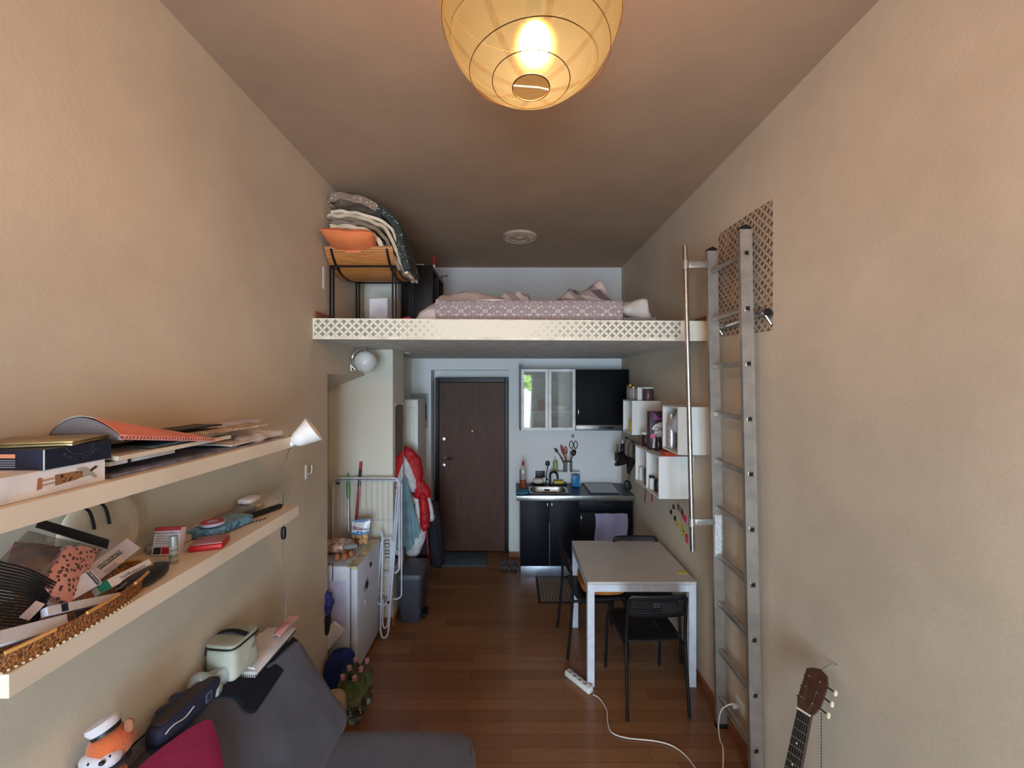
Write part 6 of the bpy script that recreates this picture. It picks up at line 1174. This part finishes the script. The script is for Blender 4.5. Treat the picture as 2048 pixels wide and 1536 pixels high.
t = thing('light_switch', 'white light switch plate below the intercom', 'light switch', (-1.05, YBK, 1.4)); part('plate', MB().box((-1.08, YBK-.008, 1.36), (-1.0, YBK-.0005, 1.47), .003), WHITE, t)
solo('thermostat', MB().box((-1.10, YBK-.02, 1.46+.06), (-1.05, YBK-.0005, 1.56), .004), M('thermo_cream', (196, 190, 170)), 'small cream box on the wall between the intercom and switch', 'thermostat')
# coats
def garment(name, lb, cat, secs, mats_of, X0=0):
    pass
RDF = M('jacket_red', (176, 20, 28), .55, bump=(16, 1.0, .03), var=(7, .08)); WTF = M('jacket_white', (214, 214, 218), .6, bump=(22, 1.0, .03)); DKF = M('jacket_black', (18, 18, 28), .8, bump=(20, .8, .02))
def ell(c, rx_, ry_, z, seed, n=40, amp=.01): return [V((c[0]+(rx_+amp*noise.noise(V((math.cos(2*PI*k/n)*2, math.sin(2*PI*k/n)*2, z*6+seed)))*2)*math.cos(2*PI*k/n), c[1]+ry_*math.sin(2*PI*k/n), z)) for k in range(n)]
def lofted(rings):
    n = len(rings[0]); mb = MB(); mb.v = [tuple(p) for r_ in rings for p in r_]
    for i in range(len(rings)-1):
        for k in range(n): mb.f.append((i*n+k, i*n+(k+1) % n, (i+1)*n+(k+1) % n, (i+1)*n+k)); mb.m.append(0)
    mb.f += [tuple(range(n))[::-1], tuple((len(rings)-1)*n+k for k in range(n))]; mb.m += [0, 0]; return mb
def interp(tab, z):
    for a, b in zip(tab, tab[1:]):
        if a[0] >= z >= b[0]: k = (a[0]-z)/(a[0]-b[0]+1e-9); return [p+(q-p)*k for p, q in zip(a, b)]
    return tab[-1]
def lf_(tab, seed, n=26, amp=.012): z0, z1 = tab[0][0], tab[-1][0]; return lofted([(lambda r_: ell((r_[1], r_[2]), r_[3], r_[4], r_[0], seed, 40, amp))(interp(tab, z0+(z1-z0)*i/n)) for i in range(n+1)])
t = thing('ski_jacket', 'red and white hooded ski jacket hanging on the wall by the mirror', 'jacket', (-.98, 3.98, .6))
part('hood', lf_([(1.50, -1.07, 4.0, .01, .01), (1.47, -1.045, 4.0, .05, .04), (1.37, -.995, 4.0, .095, .06), (1.22, -.985, 4.0, .105, .065), (1.10, -.965, 4.0, .085, .05), (1.06, -.96, 4.0, .05, .04)], 1, amp=.008), RDF, t, 70)
part('hood_lining', lf_([(1.41, -1.06, 3.95, .01, .01), (1.33, -1.04, 3.945, .045, .03), (1.2, -1.015, 3.94, .065, .03), (1.10, -.985, 3.94, .05, .025), (1.05, -.97, 3.95, .02, .01)], 4, amp=.008), WTF, t, 70, 'white hood lining')
part('body', lf_([(1.12, -.93, 4.02, .05, .04), (1.02, -.915, 4.02, .10, .06), (.8, -.93, 4.0, .10, .07), (.55, -.96, 4.0, .09, .07), (.42, -.98, 4.0, .07, .05), (.40, -.98, 4.0, .05, .03)], 2), WTF, t, 70, 'white jacket body')
part('sleeve', lf_([(1.06, -.885, 3.97, .03, .03), (.98, -.865, 3.94, .042, .04), (.85, -.85, 3.93, .048, .04), (.72, -.845, 3.93, .045, .04), (.68, -.85, 3.93, .02, .02)], 6, amp=.006), RDF, t, 70, 'red sleeve')
part('sleeve', lf_([(1.0, -.84, 4.0, .03, .03), (.9, -.82, 4.0, .04, .04), (.78, -.80, 4.0, .035, .04), (.75, -.80, 4.0, .02, .02)], 7, amp=.006), WTF, t, 70, 'white sleeve')
part('shoulder', lf_([(1.16, -.93, 4.0, .05, .045), (1.06, -.90, 4.0, .095, .065), (.99, -.89, 4.0, .09, .06), (.97, -.89, 4.0, .04, .03)], 9, amp=.006), RDF, t, 70, 'red shoulder yoke')
text('logo', 'H;', .05, frame((-.955, 3.922, .93), (1, 0, -.3), (.3, 0, 1)), BLACKP, t, .001)
t = thing('black_trousers', 'black padded trousers with a red stripe hanging beside the ski jacket', 'trousers', (-.84, 4.05, .3)); part('leg', lf_([(.92, -.80, 4.08, .04, .04), (.8, -.79, 4.08, .07, .06), (.5, -.765, 4.08, .08, .07), (.28, -.75, 4.08, .075, .06), (.26, -.75, 4.08, .05, .04)], 3), DKF, t, 70); part('leg', lf_([(.6, -.90, 4.10, .05, .04), (.4, -.89, 4.1, .085, .07), (.34, -.89, 4.1, .08, .06), (.31, -.89, 4.1, .03, .03)], 5), DKF, t, 70); part('red_stripe', MB().shell(lambda u, v: V((-.855+.012*u+.03*v, 4.005, .72-.42*v)), 3, 12, .004), RDF, t)
def towf(u, v):
    w_ = (.03+.125*v**.8)*(1-.75*max(0, v-.86)/.14*(u)) if 0 else .015+.155*v**.75; x = -1.05+(u*w_)+.01*math.sin(u*16)*v; z = 1.24-v*(.55+.2*(1-abs(u-.3)*1.4)); return V((x, 3.885-.018*math.sin(u*13+v*2)*v-.02*v, z))
solo('blue_towel', MB().shell(towf, 34, 30, .007), M('towel_blue', (124, 158, 170), .95, bump=(240, .6, .003)), 'light blue bath towel hanging by a corner beside the mirror', 'towel')
t = thing('coat_hook', 'metal coat hook on the wall behind the ski jacket', 'coat hook', (-1.2, 4.0, 1.52)); part('hook', MB().tube([(-1.215, 4.0, 1.52), (-1.1, 4.0, 1.50), (-1.06, 4.0, 1.515)], .006, 8), STEEL, t)
solo('electric_cover', MB().box((XL+.0002, 1.4, .2), (XL+.004, 1.45, .25)), WHITE, 'x', 'cover') if 0 else None

# garden tree seen only through the window behind the camera (mirrored in the cabinet glass)
t = thing('garden_tree', 'green leafy tree outside the window, mirrored in the left glass cabinet door', 'tree', (1.5, -19, -4))
part('trunk', MB().tube([(1.5, -19, -4), (1.45, -19, -1), (1.5, -19, 1.9)], [.16, .13, .08], 10), wood_mat('bark', (70, 56, 44), (110, 92, 74)), t)
mb = MB(); random.seed(5)
for k in range(40):
    a, r_, z_ = random.uniform(0, 2*PI), random.uniform(0, 1.0), random.uniform(1.7, 3.2); mb.lump((1.5+r_*math.cos(a), -19+r_*math.sin(a), z_), (.55, .55, .4), .9, .12, k, 6, nu=14, nv=9)
part('crown', mb, M('leaf_green', (150, 170, 70), .8, var=(8, .4)), t)
